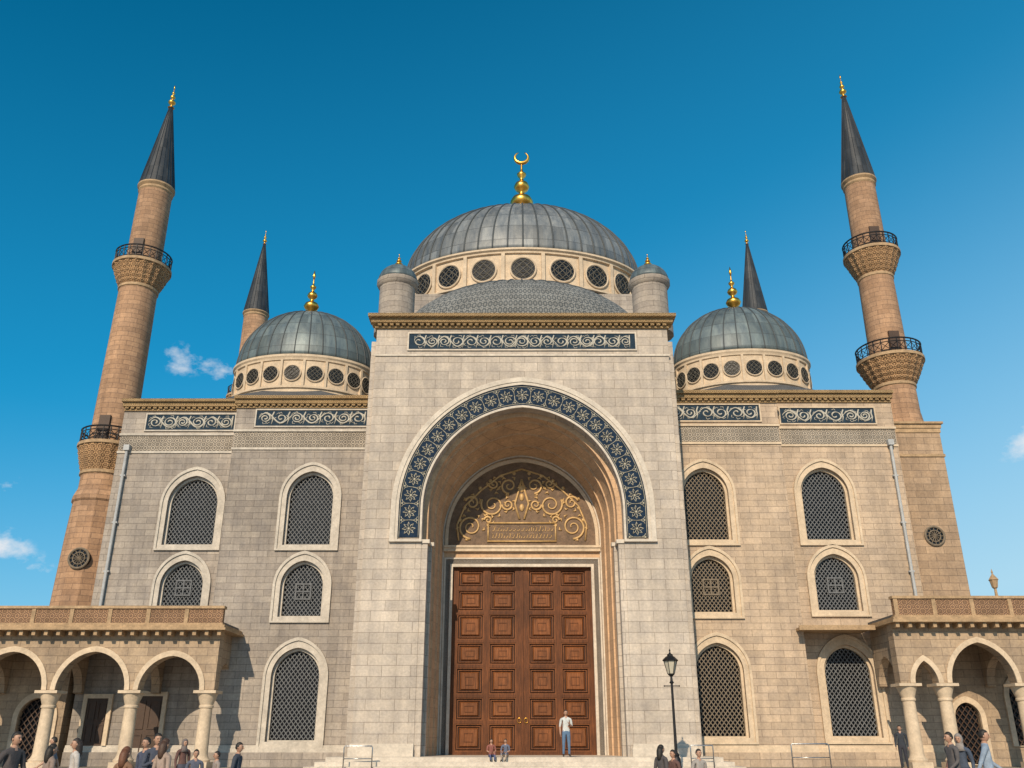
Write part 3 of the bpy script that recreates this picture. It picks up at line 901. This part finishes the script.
minaret(-22.85, 48, [(13.6, 1.28, 16.6, 1.25), (16.6, 1.2, 27.0, 1.10), (27.0, 1.05, 33.8, 1.0)],
        [(15.0, 16.4, 1.27, 1.66), (26.7, 28.0, 1.1, 1.66)], (34.0, 1.0, 40.5),
        base=[(1.75, 0), (1.7, 4), (1.5, 11.5), (1.42, 13.2), (1.50, 13.3), (1.50, 13.5), (1.3, 14.0)], medallion=(0.12, -1.58, 10.0, 0.52))
minaret(22.35, 48, [(17.5, 1.3, 18.4, 1.18), (18.4, 1.16, 22.0, 1.12), (21.9, 1.08, 29.0, 1.0), (29.0, 0.98, 34.3, 0.94)],
        [(20.3, 21.7, 1.13, 1.84), (27.5, 28.9, 1.0, 1.62)], (34.5, 0.95, 41.4),
        ped=(1.42, 1.42, 17.6), medallion=(0.1, -1.47, 11.2, 0.5))
for x in (-25.8, 24.5):
    minaret(x, 80, [(0, 1.3, 40.9, 1.15)], [(30.0, 31.8, 1.2, 1.8)], (41.0, 1.15, 49.2))

# ------------------------------------------------------------------ porticoes
def column(b, x, y, z1, r=0.3):
    b.box(x-0.45, x+0.45, y-0.45, y+0.45, 0.0, 0.25)
    b.lathe([(0.42, 0.25), (0.44, 0.33), (0.36, 0.42), (r+0.02, 0.5), (r, 0.6), (r*0.9, z1-0.75), (r*1.05, z1-0.72), (r*1.05, z1-0.64), (r*0.95, z1-0.6), (r*1.35, z1-0.25), (r*1.5, z1-0.12)], 24, x, y)
    b.box(x-0.5, x+0.5, y-0.5, y+0.5, z1-0.12, z1)

def portico(name, xs, yf, zs, ztop_wall, roof_top, rises, xr0, xr1, yback, parapet_mat):
    P = empty(name)
    zi = zs
    loop = [(xs[0]-0.35, zi)]
    arcs = []
    for i in range(len(xs)-1):
        a, c = xs[i]+0.3, xs[i+1]-0.3
        if c-a < 0.6: continue
        w = (c-a)/2; m = (a+c)/2
        loop += [(a, zi)] + arc_pts(m, w, zi+0.02, rises[i] if rises[i] else w*1.06, 10) + [(c, zi)]
        arcs.append((m, w, rises[i] if rises[i] else w*1.06))
    loop += [(xs[-1]+0.35, zi), (xs[-1]+0.35, ztop_wall), (xs[0]-0.35, ztop_wall)]
    extrude2d('arcade_wall', [loop], yf-0.3, yf+0.3, PORT, P)
    for (m, w, r) in arcs:
        o = arc_pts(m, w+0.22, zi+0.02, r+0.24, 10); i_ = arc_pts(m, w, zi+0.02, r, 10)
        extrude2d('archivolt', [o + list(reversed(i_))], yf-0.36, yf-0.301, TRIM_R, P)
    b = Buf()
    for x in xs: column(b, x, yf, zi)
    b.obj('columns', TRIM_R, P, smooth=True, angle=0.5)
    b = Buf()
    b.box(xr0, xr1, yf-1.0, yback, ztop_wall, ztop_wall+0.10)
    b.box(xr0+0.1, xr1-0.1, yf-0.85, yback-0.01, ztop_wall+0.10, ztop_wall+0.24)
    n = int((xr1-xr0)/0.55)
    for i in range(n):
        x = xr0+(xr1-xr0)*(i+0.3)/n
        b.box(x, x+0.16, yf-0.85, yf-0.302, ztop_wall-0.22, ztop_wall-0.001)
    b.obj('eaves', CORN, P)
    b = Buf(); b.box(xr0+0.3, xr1-0.3, yf-0.6, yf-0.35, ztop_wall+0.24, roof_top-0.12); b.obj('parapet', parapet_mat, P)
    b = Buf(); b.box(xr0+0.25, xr1-0.25, yf-0.68, yf-0.28, roof_top-0.12, roof_top)
    b.box(xr0+0.25, xr1-0.25, yf-0.66, yf-0.3, ztop_wall+0.241, ztop_wall+0.34)
    x = xr0+0.3
    while x < xr1-0.5:
        b.box(x, x+0.18, yf-0.64, yf-0.601, ztop_wall+0.34, roof_top-0.121); x += 1.75
    b.obj('parapet_coping', CORN, P)
    b = Buf(); b.box(xr0+0.3, xr1-0.3, yf-0.3, yback-0.02, ztop_wall+0.24, ztop_wall+0.4); b.obj('portico_roof', ROOF, P)
    b = Buf()
    for x in xs[::1]:
        arcp = arc_pts((yf+yback)/2+0.1, (yback-yf)/2-0.35, zi+0.02, (yback-yf)/2-0.1, 8)
        poly = [(yf+0.301, ztop_wall-0.001), (yf+0.301, zi)] + arcp + [(yback-0.01, zi), (yback-0.01, ztop_wall-0.001)]
        vs = [(x-0.2, p[0], p[1]) for p in poly] + [(x+0.2, p[0], p[1]) for p in poly]
        k = len(poly)
        fs = [tuple(range(k)), tuple(reversed(range(k, 2*k)))] + [(i, (i+1) % k, k+(i+1) % k, k+i) for i in range(k)]
        b.add(vs, fs)
    b.obj('cross_arches', PORT, P)
    return P

xsL = [-13.65, -17.0, -20.7, -24.4, -28.1, -31.8, -35.5][::-1]
PL = portico('arcade_portico', xsL, 42.0, 3.2, 5.75, 6.85, [None]*6, -38.0, -12.9, 44.76, TERRA)
xsR = [17.75, 19.4, 22.9, 26.4, 29.9, 33.4]
PR = portico('arcade_portico', xsR, 42.0, 3.5, 6.1, 7.3, [0.95, 1.75, None, None, None], 17.2, 38.0, 44.76, TERRA)
def backroom(P, x0, x1, z1, doors):
    holes = []
    for (cx, w, z0, zt) in doors:
        holes.append(arch(cx, z0, w, zt-w*1.1, w*1.1, 10))
    extrude2d('back_wall', [rect(x0, x1, 0.0, z1)] + holes, 44.8, 45.3, PORT, P)
    for (cx, w, z0, zt) in doors:
        o = arch(cx, z0-0.03, w+0.25, zt-w*1.1, (w+0.25)*1.12, 10); i = arch(cx, z0, w+0.01, zt-w*1.1, (w+0.01)*1.1, 10)
        extrude2d('opening_surround', [o, i], 44.70, 44.799, TRIM_R, P)
        g = Buf(); lattice(g, cx, z0, w, zt-w*1.1, w*1.1, 44.95, 0.25); g.obj('opening_lattice', WOOD2, P)
        b = Buf(); b.box(cx-w-0.05, cx+w+0.05, 45.05, 45.1, z0-0.05, zt+0.05); b.obj('opening_glass', GLASS, P)
    b = Buf(); b.box(x0, x1, 45.31, 58, 0, z1); b.obj('annex', PORT, P)
backroom(PL, -38, -21.3, 6.2, [(-22.6, 0.8, 0.1, 3.0), (-26.0, 0.9, 1.0, 3.6), (-30.0, 0.9, 1.0, 3.6), (-34, 0.9, 1.0, 3.6)])
backroom(PR, 20.75, 38, 6.6, [(21.6, 0.6, 0.1, 2.8), (24.6, 0.85, 0.9, 4.0), (28.0, 0.9, 1.0, 3.6), (32, 0.9, 1.0, 3.6)])
def panel_door(P, x0, x1, z0, z1):
    b = Buf(); b.box(x0, x1, 44.90, 44.99, z0, z1)
    n = 2
    for i in range(n):
        for (q0, q1) in ((0.06, 0.45), (0.52, 0.93)):
            xa = x0+(x1-x0)*(i+0.12)/n; xb = x0+(x1-x0)*(i+0.88)/n
            za = z0+(z1-z0)*q0; zb = z0+(z1-z0)*q1
            b.box(xa, xb, 44.86, 44.90, za, za+.06); b.box(xa, xb, 44.86, 44.90, zb-.06, zb); b.box(xa, xa+.06, 44.861, 44.90, za+.06, zb-.06); b.box(xb-.06, xb, 44.861, 44.90, za+.06, zb-.06)
    b.obj('side_door', WOOD2, P)
    b = Buf(); b.box(x0-0.2, x0, 44.84, 44.99, z0, z1+0.2); b.box(x1, x1+0.2, 44.84, 44.99, z0, z1+0.2); b.box(x0, x1, 44.84, 44.99, z1, z1+0.2); b.obj('side_door_frame', TRIM_R, P)
panel_door(MOSQ, -18.1, -16.7, 0.02, 3.1)
panel_door(MOSQ, -20.3, -19.3, 0.9, 3.0)
b = Buf(); b.box(13.7, 17.18, 43.2, 44.99, 6.02, 6.14); b.box(13.6, 17.19, 43.1, 43.2, 5.98, 6.2); b.obj('canopy', CORN, MOSQ)
# roof lantern
L = empty('rooftop_lantern', (22.75, 42.2, 0))
b = Buf(); b.lathe([(0.16, 6.4), (0.16, 7.35), (0.07, 7.45), (0.06, 7.75), (0.12, 7.8), (0.14, 7.85), (0.19, 8.12), (0.23, 8.17), (0.1, 8.35), (0.03, 8.45), (0.05, 8.53), (0.0, 8.7)], 8)
b.obj('lantern_body', CORN, L, smooth=True, angle=0.4)

# ------------------------------------------------------------------ street lamp
LP = empty('street_lamp', (6.0, 35.0, 0))
b = Buf()
b.lathe([(0.22, 0), (0.22, 0.12), (0.17, 0.16), (0.15, 0.5), (0.10, 0.58), (0.12, 0.64), (0.06, 0.72), (0.05, 1.6), (0.045, 3.1), (0.09, 3.14), (0.05, 3.2), (0.04, 3.35), (0.12, 3.42), (0.13, 3.46)], 16)
b.tube([(-0.28, 0, 3.02), (0.28, 0, 3.02)], 0.018, 6)
b.ell((-0.28, 0, 3.02), (0.03, 0.03, 0.03), 8, 6); b.ell((0.28, 0, 3.02), (0.03, 0.03, 0.03), 8, 6)
for k in range(6):
    a = k*pi/3
    b.tube([(0.13*cos(a), 0.13*sin(a), 3.45), (0.25*cos(a), 0.25*sin(a), 3.92)], 0.014, 5)
b.lathe([(0.29, 3.91), (0.30, 3.95), (0.16, 4.08), (0.11, 4.10), (0.11, 4.15), (0.04, 4.2), (0.02, 4.26), (0.035, 4.3), (0.0, 4.38)], 6)
b.obj('post_and_frame', IRON, LP, smooth=True, angle=0.5)
b = Buf(); b.lathe([(0.115, 3.46), (0.235, 3.91)], 6); b.obj('lantern_glass', LAMPG, LP)

# ------------------------------------------------------------------ rails
def rail(x0, x1, y0, y1, zb0, zb1, top, name='handrail'):
    b = Buf()
    P0 = (x0, y0, zb0); P1 = (x1, y1, zb1)
    b.tube([P0, (x0, y0, zb0+top-0.06), (x0+(x1-x0)*0.03, y0+(y1-y0)*0.03, zb0+top), (x1-(x1-x0)*0.03, y1-(y1-y0)*.03, zb1+top), (x1, y1, zb1+top-0.06), P1], 0.024, 8)
    b.tube([(x0, y0, zb0+top*0.5), (x1, y1, zb1+top*0.5)], 0.016, 8)
    b.obj(name, STEEL, smooth=True)
rail(-6.6, -5.5, 37.6, 37.7, 0.0, 0.0, 0.92)
rail(7.0, 7.9, 37.5, 37.6, 0.0, 0.0, 0.95)
rail(11.1, 12.6, 38.0, 38.0, 0.0, 0.0, 1.0, 'crowd_barrier')

# ------------------------------------------------------------------ people
_mc = {}
def cloth(c, rough=0.85):
    k = tuple(c)
    if k not in _mc: _mc[k] = plain('cloth', c, rough, var=0.25, scale=6, bump=0.3)
    return _mc[k]
SKIN = plain('skin', (0.42, 0.24, 0.16), 0.55, var=0.08, scale=8, bump=0.05)
SHOE = plain('shoe_leather', (0.04, 0.035, 0.03), 0.5)

def person(name, x, y, z0, h=1.75, heading=0.0, pose='stand', shirt=(0.6,0.6,0.6), pants=(0.05,0.07,0.12), hair=(0.02,0.015,0.01),
           long_sleeve=False, longhair=False, scarf=None, skirt=None, arms='down', lean=0.0, headturn=0.0, female=False):
    s = h/1.75
    up = 0.0
    if pose == 'sit': up = -0.83
    sw = 0.175 if female else 0.19
    J = {}
    J['pel'] = (0, 0, 0.95+up); J['spi'] = (0, 0.0-lean*0.3, 1.13+up); J['che'] = (0, -lean*0.7, 1.32+up); J['nb'] = (0, 0.01-lean, 1.46+up); J['nt'] = (0, -0.005-lean*1.1, 1.55+up)
    for sg, q in ((1, 'L'), (-1, 'R')):
        J['cl'+q] = (sg*0.09, -lean, 1.425+up)
        J['sh'+q] = (sg*sw, -lean, 1.405+up)
        if arms == 'down' or (arms == 'one' and sg < 0):
            J['el'+q] = (sg*(sw+0.05), 0.03-lean, 1.12+up); J['wr'+q] = (sg*(sw+0.05), -0.05-lean, 0.88+up)
            hd = Vector((0, -0.02, -0.1))
        elif arms == 'swing':
            d = -0.14*sg
            J['el'+q] = (sg*(sw+0.05), d*0.6+0.04, 1.13+up); J['wr'+q] = (sg*(sw+0.04), d*1.9-0.05, 0.93+up)
            hd = Vector((0, -0.05, -0.09))
        else:
            J['el'+q] = (sg*(sw+0.04), -0.03-lean, 1.13+up); J['wr'+q] = (sg*(sw-0.09), -0.24-lean, 1.22+up)
            hd = Vector((-sg*0.05, -0.05, 0.06))
        if arms == 'lap':
            J['el'+q] = (sg*(sw+0.05), -0.06-lean, 1.14+up); J['wr'+q] = (sg*0.12, -0.30-lean, 1.08+up); hd = Vector((-sg*0.03, -0.09, -0.02))
        J['ha'+q] = tuple(Vector(J['wr'+q]) + hd*0.75); J['_hd'+q] = hd
        J['hi'+q] = (sg*0.09, 0.0, 0.90+up)
        if pose == 'stand':
            J['kn'+q] = (sg*0.105, -0.02, 0.50); J['an'+q] = (sg*0.115, 0.02, 0.09); J['to'+q] = (sg*0.14, -0.14, 0.038)
        elif pose == 'walk':
            if sg > 0: J['kn'+q] = (0.095, -0.15, 0.51); J['an'+q] = (0.09, -0.24, 0.10); J['to'+q] = (0.10, -0.40, 0.06)
            else: J['kn'+q] = (-0.095, 0.0, 0.49); J['an'+q] = (-0.09, 0.25, 0.15); J['to'+q] = (-0.10, 0.12, 0.035)
        else:
            J['kn'+q] = (sg*0.13, -0.36, 0.27); J['an'+q] = (sg*0.11, -0.43, -0.14); J['to'+q] = (sg*0.12, -0.57, -0.20)
    rad = dict(pel=(0.15, 0.115), spi=(0.128, 0.10), che=(0.155, 0.115), nb=(0.075, 0.07), nt=(0.05, 0.052))
    if female: rad.update(spi=(0.11, 0.09), che=(0.135, 0.11))
    for q in 'LR':
        rad.update({'cl'+q: (0.08, 0.08), 'sh'+q: (0.066, 0.066), 'el'+q: (0.045, 0.045), 'wr'+q: (0.03, 0.028), 'ha'+q: (0.04, 0.022),
                    'hi'+q: (0.10, 0.10), 'kn'+q: (0.066, 0.066), 'an'+q: (0.045, 0.045), 'to'+q: (0.042, 0.034)})
    bones = [('pel','spi','shirt'), ('spi','che','shirt'), ('che','nb','shirt'), ('nb','nt','skin')]
    for q in 'LR':
        bones += [('che','cl'+q,'shirt'), ('cl'+q,'sh'+q,'shirt'), ('sh'+q,'el'+q,'shirt'), ('el'+q,'wr'+q,'shirt' if long_sleeve else 'skin'), ('wr'+q,'ha'+q,'skin'),
                  ('pel','hi'+q,'pants'), ('hi'+q,'kn'+q,'pants'), ('kn'+q,'an'+q,'pants'), ('an'+q,'to'+q,'shoe')]
    names = [k for k in J if not k.startswith('_')]
    idx = {k: i for i, k in enumerate(names)}
    me = bpy.data.meshes.new('sk')
    me.from_pydata([J[k] for k in names], [(idx[a], idx[c]) for a, c, _ in bones], [])
    o = bpy.data.objects.new('sk', me); COL.objects.link(o)
    o.modifiers.new('S', 'SKIN')
    sk = me.skin_vertices[0].data
    for k in names:
        sk[idx[k]].radius = rad[k]; sk[idx[k]].use_root = (k == 'pel')
    sub = o.modifiers.new('B', 'SUBSURF'); sub.levels = 2; sub.render_levels = 2
    dg = bpy.context.evaluated_depsgraph_get()
    em = bpy.data.meshes.new_from_object(o.evaluated_get(dg))
    bpy.data.objects.remove(o)
    B = Buf()
    mats = [SKIN, cloth(shirt), cloth(pants), SHOE, cloth(hair, 0.6), cloth(scarf or (0.5, 0.5, 0.5))]
    mi = {'skin': 0, 'shirt': 1, 'pants': 2, 'shoe': 3}
    vs = [tuple(v.co) for v in em.vertices]
    base = len(B.v); B.v.extend(vs)
    segs = [(Vector(J[a]), Vector(J[c]), w) for a, c, w in bones]
    for p in em.polygons:
        c = p.center; best = 1e9; w = 'shirt'
        for a, d, ww in segs:
            ab = d-a; t = max(0, min(1, (c-a).dot(ab)/ab.length_squared)); dist = (a+ab*t-c).length
            if dist < best: best = dist; w = ww
        if w == 'pants' and c.z > 0.97+up: w = 'shirt'
        if w == 'shirt' and c.z < 0.93+up and abs(c.x) < 0.17: w = 'pants'
        B.f.append(tuple(base+i for i in p.vertices)); B.m.append(mi[w])
    # fingers
    B.mi = 0
    for q, sg in (('L', 1), ('R', -1)):
        hd = J['_hd'+q].normalized(); w = Vector(J['wr'+q]); ha = Vector(J['ha'+q])
        sidev = Vector((0, -1, 0)); sidev = (sidev - hd*sidev.dot(hd)).normalized()
        curl = hd.cross(sidev)*(-sg)
        if curl.x*sg > 0: curl = -curl
        for i, ln in enumerate((0.07, 0.08, 0.075, 0.06)):
            st = ha - hd*0.01 + sidev*(0.028-0.019*i)
            B.tube([st, st+hd*ln*0.5+curl*0.004, st+hd*ln*0.8+curl*0.016, st+hd*ln+curl*0.03], [0.010, 0.009, 0.008, 0.006], 5)
        st = w + hd*0.03 + sidev*0.02
        B.tube([st, st+sidev*0.03+hd*0.025, st+sidev*0.04+hd*0.055], [0.012, 0.010, 0.007], 5)
    # head
    hc = Vector(J['nt']) + Vector((0, -0.015, 0.085))
    ca, sa = cos(headturn), sin(headturn)
    def rot(p):
        p = Vector(p); return Vector((p.x*ca-p.y*sa, p.x*sa+p.y*ca, p.z))
    def headshape(p):
        k = 1.0
        if p.z < 0: k = 1 + 0.28*p.z/0.115
        q_ = Vector((p.x*k, p.y*(1+0.12*min(0, p.z)/0.115), p.z))
        return rot(q_)
    B.ell(hc, (0.076, 0.095, 0.118), 16, 12, headshape)
    B.tube([hc+rot((0, -0.092, 0.012)), hc+rot((0, -0.112, -0.022)), hc+rot((0, -0.093, -0.032))], [0.008, 0.014, 0.010], 6)
    for sg in (-1, 1): B.ell(hc+rot((sg*0.076, 0.008, -0.005)), (0.012, 0.02, 0.03), 8, 6)
    B.mi = 4
    for sg in (-1, 1):
        B.ell(hc+rot((sg*0.03, -0.088, 0.008)), (0.012, 0.007, 0.006), 6, 4)
        B.tube([hc+rot((sg*0.016, -0.094, 0.026)), hc+rot((sg*0.045, -0.083, 0.027))], 0.004, 4)
    B.mi = 0
    B.tube([hc+rot((-0.022, -0.083, -0.058)), hc+rot((0, -0.09, -0.056)), hc+rot((0.022, -0.083, -0.058))], 0.006, 4)
    # hair or scarf
    if scarf:
        B.mi = 5
        def cap(p):
            q_ = Vector(p)
            if q_.y < -0.055 and q_.z < 0.07 and abs(q_.x) < 0.07: q_.y = -0.055
            return rot(q_)
        B.ell(hc+Vector((0, 0.012, 0.0)), (0.098, 0.118, 0.142), 16, 12, cap)
        B.tube([hc+Vector((0, 0.03, -0.05)), hc+Vector((0, 0.02, -0.16)), hc+Vector((0, 0.03, -0.24))], [0.08, 0.10, 0.15], 12)
    else:
        B.mi = 4
        def cap(p):
            q_ = Vector(p)
            if q_.y < -0.02 and q_.z < 0.055: q_.y = -0.02
            if q_.z < -0.05: q_.z = -0.05; q_.x *= 0.9
            return rot(q_)
        B.ell(hc+Vector((0, 0.010, 0.014)), (0.086, 0.102, 0.118), 16, 12, cap)
        if longhair:
            B.tube([hc+rot((0, 0.03, 0.05)), hc+rot((0, 0.065, -0.04)), hc+rot((0, 0.075, -0.14)), hc+rot((0, 0.08, -0.22)), hc+rot((0, 0.085, -0.27))], [0.08, 0.088, 0.085, 0.075, 0.05], 12)
    if skirt:
        B.mi = 2
        B.lathe([(0.15, 1.02), (0.17, 0.92), (0.21, 0.5), (0.26, skirt), (0.24, skirt), (0.12, 0.9)], 24, 0, 0, 0.8, zig=0.03)
    ob = B.obj(name, mats, smooth=True)
    ob.location = (x, y, z0); ob.rotation_euler = (0, 0, heading); ob.scale = (s, s, s)
    return ob

G = -0.45
# on the steps
person('standing_man', 2.22, 39.0, 0.5, 1.80, 0.1, 'stand', (0.55, 0.57, 0.55), (0.10, 0.17, 0.27), (0.05, 0.03, 0.02), arms='one')
person('seated_child', -0.84, 38.66, 0.5, 1.3, 0.2, 'sit', (0.25, 0.09, 0.07), (0.08, 0.1, 0.2), arms='lap')
person('seated_child', -0.25, 38.66, 0.5, 1.3, -0.3, 'sit', (0.12, 0.14, 0.2), (0.35, 0.28, 0.22), arms='lap', lean=0.05)
# left foreground
person('man', -8.85, 17, G, 1.70, 1.2, 'walk', (0.07, 0.06, 0.06), (0.05, 0.05, 0.06), arms='swing', long_sleeve=True)
person('woman', -8.75, 18.2, G, 1.50, 2.4, 'stand', (0.28, 0.21, 0.17), (0.1, 0.1, 0.12), female=True, longhair=True)
person('woman', -8.75, 19.2, G, 1.60, -0.9, 'walk', (0.50, 0.46, 0.42), (0.08, 0.09, 0.14), female=True, hair=(0.03, 0.02, 0.015), longhair=True)
person('woman', -6.45, 16, G, 1.46, 2.8, 'stand', (0.22, 0.12, 0.07), (0.05, 0.05, 0.06), (0.14, 0.055, 0.025), longhair=True, female=True)
person('man', -7.06, 19, G, 1.69, 0.6, 'stand', (0.06, 0.07, 0.10), (0.05, 0.05, 0.07), arms='hold', long_sleeve=True)
person('man', -7.65, 20, G, 1.62, -0.5, 'stand', (0.06, 0.07, 0.11), (0.05, 0.05, 0.07), long_sleeve=True)
person('woman', -6.65, 18.3, G, 1.59, 2.6, 'stand', (0.36, 0.27, 0.22), (0.08, 0.07, 0.07), (0.07, 0.035, 0.02), longhair=True, female=True)
person('child', -7.25, 22, G, 1.37, 0.5, 'stand', (0.10, 0.11, 0.15), (0.05, 0.06, 0.1))
person('child', -6.85, 22.3, G, 1.33, -0.9, 'walk', (0.30, 0.25, 0.22), (0.05, 0.06, 0.1), arms='swing')
person('man', -6.0, 21, G, 1.52, 1.5, 'stand', (0.05, 0.06, 0.08), (0.05, 0.06, 0.1), long_sleeve=True)
person('woman', -9.6, 28, G, 1.60, 0.8, 'walk', (0.12, 0.06, 0.05), (0.06, 0.06, 0.08), female=True, scarf=(0.16, 0.13, 0.12), long_sleeve=True, skirt=0.2)
person('man', -13.2, 27.5, G, 1.66, -1.2, 'walk', (0.16, 0.18, 0.22), (0.06, 0.06, 0.08), arms='swing')
# centre right
person('woman', 3.42, 22, G, 1.47, 2.2, 'stand', (0.08, 0.07, 0.07), (0.05, 0.05, 0.07), female=True, longhair=True)
person('child', 3.75, 22.3, G, 1.36, -1.0, 'stand', (0.13, 0.07, 0.06), (0.05, 0.06, 0.1))
person('child', 4.28, 22, G, 1.38, 0.4, 'stand', (0.34, 0.31, 0.28), (0.05, 0.06, 0.1))
# right
person('man', 16.45, 40.3, 0.0, 1.72, -0.4, 'stand', (0.03, 0.035, 0.045), (0.03, 0.03, 0.04), long_sleeve=True)
person('man', 10.1, 22, G, 1.74, -1.4, 'walk', (0.10, 0.09, 0.09), (0.05, 0.06, 0.08), arms='swing', long_sleeve=True)
person('woman', 10.45, 22.3, G, 1.70, -0.7, 'walk', (0.06, 0.08, 0.12), (0.04, 0.05, 0.08), scarf=(0.26, 0.23, 0.21), female=True, long_sleeve=True, skirt=0.15)
person('man', 10.0, 20.2, G, 1.77, 1.1, 'walk', (0.26, 0.33, 0.42), (0.10, 0.11, 0.14), arms='swing', long_sleeve=True)
person('child', 11.3, 24.5, G, 1.45, 0.4, 'walk', (0.20, 0.10, 0.08), (0.05, 0.06, 0.08), arms='swing')

# ------------------------------------------------------------------ light, sky, camera
SUN_AZ = math.radians(-13)   # to the left of the viewer's back
SUN_EL = math.radians(31)
sd = Vector((sin(SUN_AZ)*cos(SUN_EL), -cos(SUN_AZ)*cos(SUN_EL), sin(SUN_EL)))
sun = bpy.data.lights.new('sun', 'SUN'); sun.energy = 4.5; sun.angle = math.radians(0.53); sun.color = (1.0, 0.83, 0.62)
so = bpy.data.objects.new('sun', sun); COL.objects.link(so)
so.rotation_euler = (-sd).to_track_quat('-Z', 'Y').to_euler()
so.location = (-20, -20, 60)

w = bpy.data.worlds.new('World'); scene.world = w; w.use_nodes = True
nt = w.node_tree; nt.nodes.clear()
out = nt.nodes.new('ShaderNodeOutputWorld'); bg = nt.nodes.new('ShaderNodeBackground')
sky = nt.nodes.new('ShaderNodeTexSky'); sky.sky_type = 'NISHITA'; sky.sun_disc = False
sky.sun_elevation = SUN_EL; sky.sun_rotation = math.atan2(sd.x, sd.y)
sky.air_density = 1.0; sky.dust_density = 0.7; sky.ozone_density = 2.5; sky.altitude = 100
hs = nt.nodes.new('ShaderNodeHueSaturation'); hs.inputs['Saturation'].default_value = 1.55; hs.inputs['Hue'].default_value = 0.480
nt.links.new(sky.outputs[0], hs.inputs['Color'])
tc = nt.nodes.new('ShaderNodeTexCoord')
def M(op, a, b_=None, c=None, clamp=False):
    n = nt.nodes.new('ShaderNodeMath'); n.operation = op; n.use_clamp = clamp
    for i, v in enumerate((a, b_, c)):
        if v is None: continue
        if hasattr(v, 'node'): nt.links.new(v, n.inputs[i])
        else: n.inputs[i].default_value = v
    return n.outputs[0]
def MIX(f, a, b_):
    n = nt.nodes.new('ShaderNodeMix'); n.data_type = 'RGBA'
    for i, v in ((0, f), (6, a), (7, b_)):
        if hasattr(v, 'node'): nt.links.new(v, n.inputs[i])
        else: n.inputs[i].default_value = v
    return n.outputs[2]
sx_ = nt.nodes.new('ShaderNodeSeparateXYZ'); nt.links.new(tc.outputs['Generated'], sx_.inputs[0])
# haze thickening towards the horizon and to the east (+X)
lev = M('SUBTRACT', sx_.outputs[2], M('MULTIPLY', sx_.outputs[0], 0.30))
h1 = M('POWER', M('SUBTRACT', 1.0, M('DIVIDE', lev, 0.85), clamp=True), 1.2)
h2 = M('POWER', M('SUBTRACT', 1.0, M('DIVIDE', lev, 0.50), clamp=True), 1.8)
base_sky = MIX(M('MULTIPLY', h1, 0.85, clamp=True), hs.outputs[0], (0.35, 3.6, 6.9, 1))
base_sky = MIX(M('MULTIPLY', h2, 0.80, clamp=True), base_sky, (4.4, 6.6, 7.7, 1))
nz = nt.nodes.new('ShaderNodeTexNoise'); nz.inputs['Scale'].default_value = 30; nz.inputs['Detail'].default_value = 8; nz.inputs['Roughness'].default_value = 0.62
mp = nt.nodes.new('ShaderNodeMapping'); mp.inputs['Scale'].default_value = (1, 1, 1.6)
nt.links.new(tc.outputs['Generated'], mp.inputs[0]); nt.links.new(mp.outputs[0], nz.inputs['Vector'])
tot = None
for (d, r, amp) in (((-0.372, 0.917, 0.400), 0.030, 1.0), ((-0.328, 0.921, 0.389), 0.024, 0.85), ((-0.578, 0.995, 0.206), 0.035, 0.95), ((-0.534, 1.004, 0.184), 0.026, 0.6),
                    ((0.580, 0.952, 0.313), 0.034, 0.95), ((-0.568, 0.970, 0.269), 0.02, 0.5)):
    v = Vector(d).normalized()
    sb = nt.nodes.new('ShaderNodeVectorMath'); sb.operation = 'SUBTRACT'; sb.inputs[1].default_value = v
    nt.links.new(tc.outputs['Generated'], sb.inputs[0])
    ml = nt.nodes.new('ShaderNodeVectorMath'); ml.operation = 'MULTIPLY'; ml.inputs[1].default_value = (1, 1, 1.5); nt.links.new(sb.outputs[0], ml.inputs[0])
    ln = nt.nodes.new('ShaderNodeVectorMath'); ln.operation = 'LENGTH'; nt.links.new(ml.outputs[0], ln.inputs[0])
    k = M('SUBTRACT', 1.0, M('DIVIDE', ln.outputs['Value'], r), clamp=True)
    k = M('MULTIPLY', k, amp)
    tot = k if tot is None else M('ADD', tot, k)
cl = M('MULTIPLY', M('SUBTRACT', M('ADD', M('MULTIPLY', nz.outputs[0], 1.5), M('MULTIPLY', tot, 0.55)), 0.92), 1.8, clamp=True)
cl = M('MULTIPLY', cl, M('MULTIPLY', tot, 3.0, clamp=True))
final = MIX(cl, base_sky, (7.0, 7.2, 7.5, 1))
nt.links.new(final, bg.inputs['Color']); bg.inputs['Strength'].default_value = 0.115
nt.links.new(bg.outputs[0], out.inputs[0])

cam = bpy.data.cameras.new('camera'); co = bpy.data.objects.new('camera', cam); COL.objects.link(co)
co.location = (0, 0, 1.1); co.rotation_euler = (math.radians(112), 0, 0)
cam.sensor_width = 36; cam.lens = 884/1024*36; cam.clip_end = 6000; cam.clip_start = 0.1
scene.camera = co
scene.view_settings.view_transform = 'Standard'; scene.view_settings.look = 'None'; scene.view_settings.exposure = 0
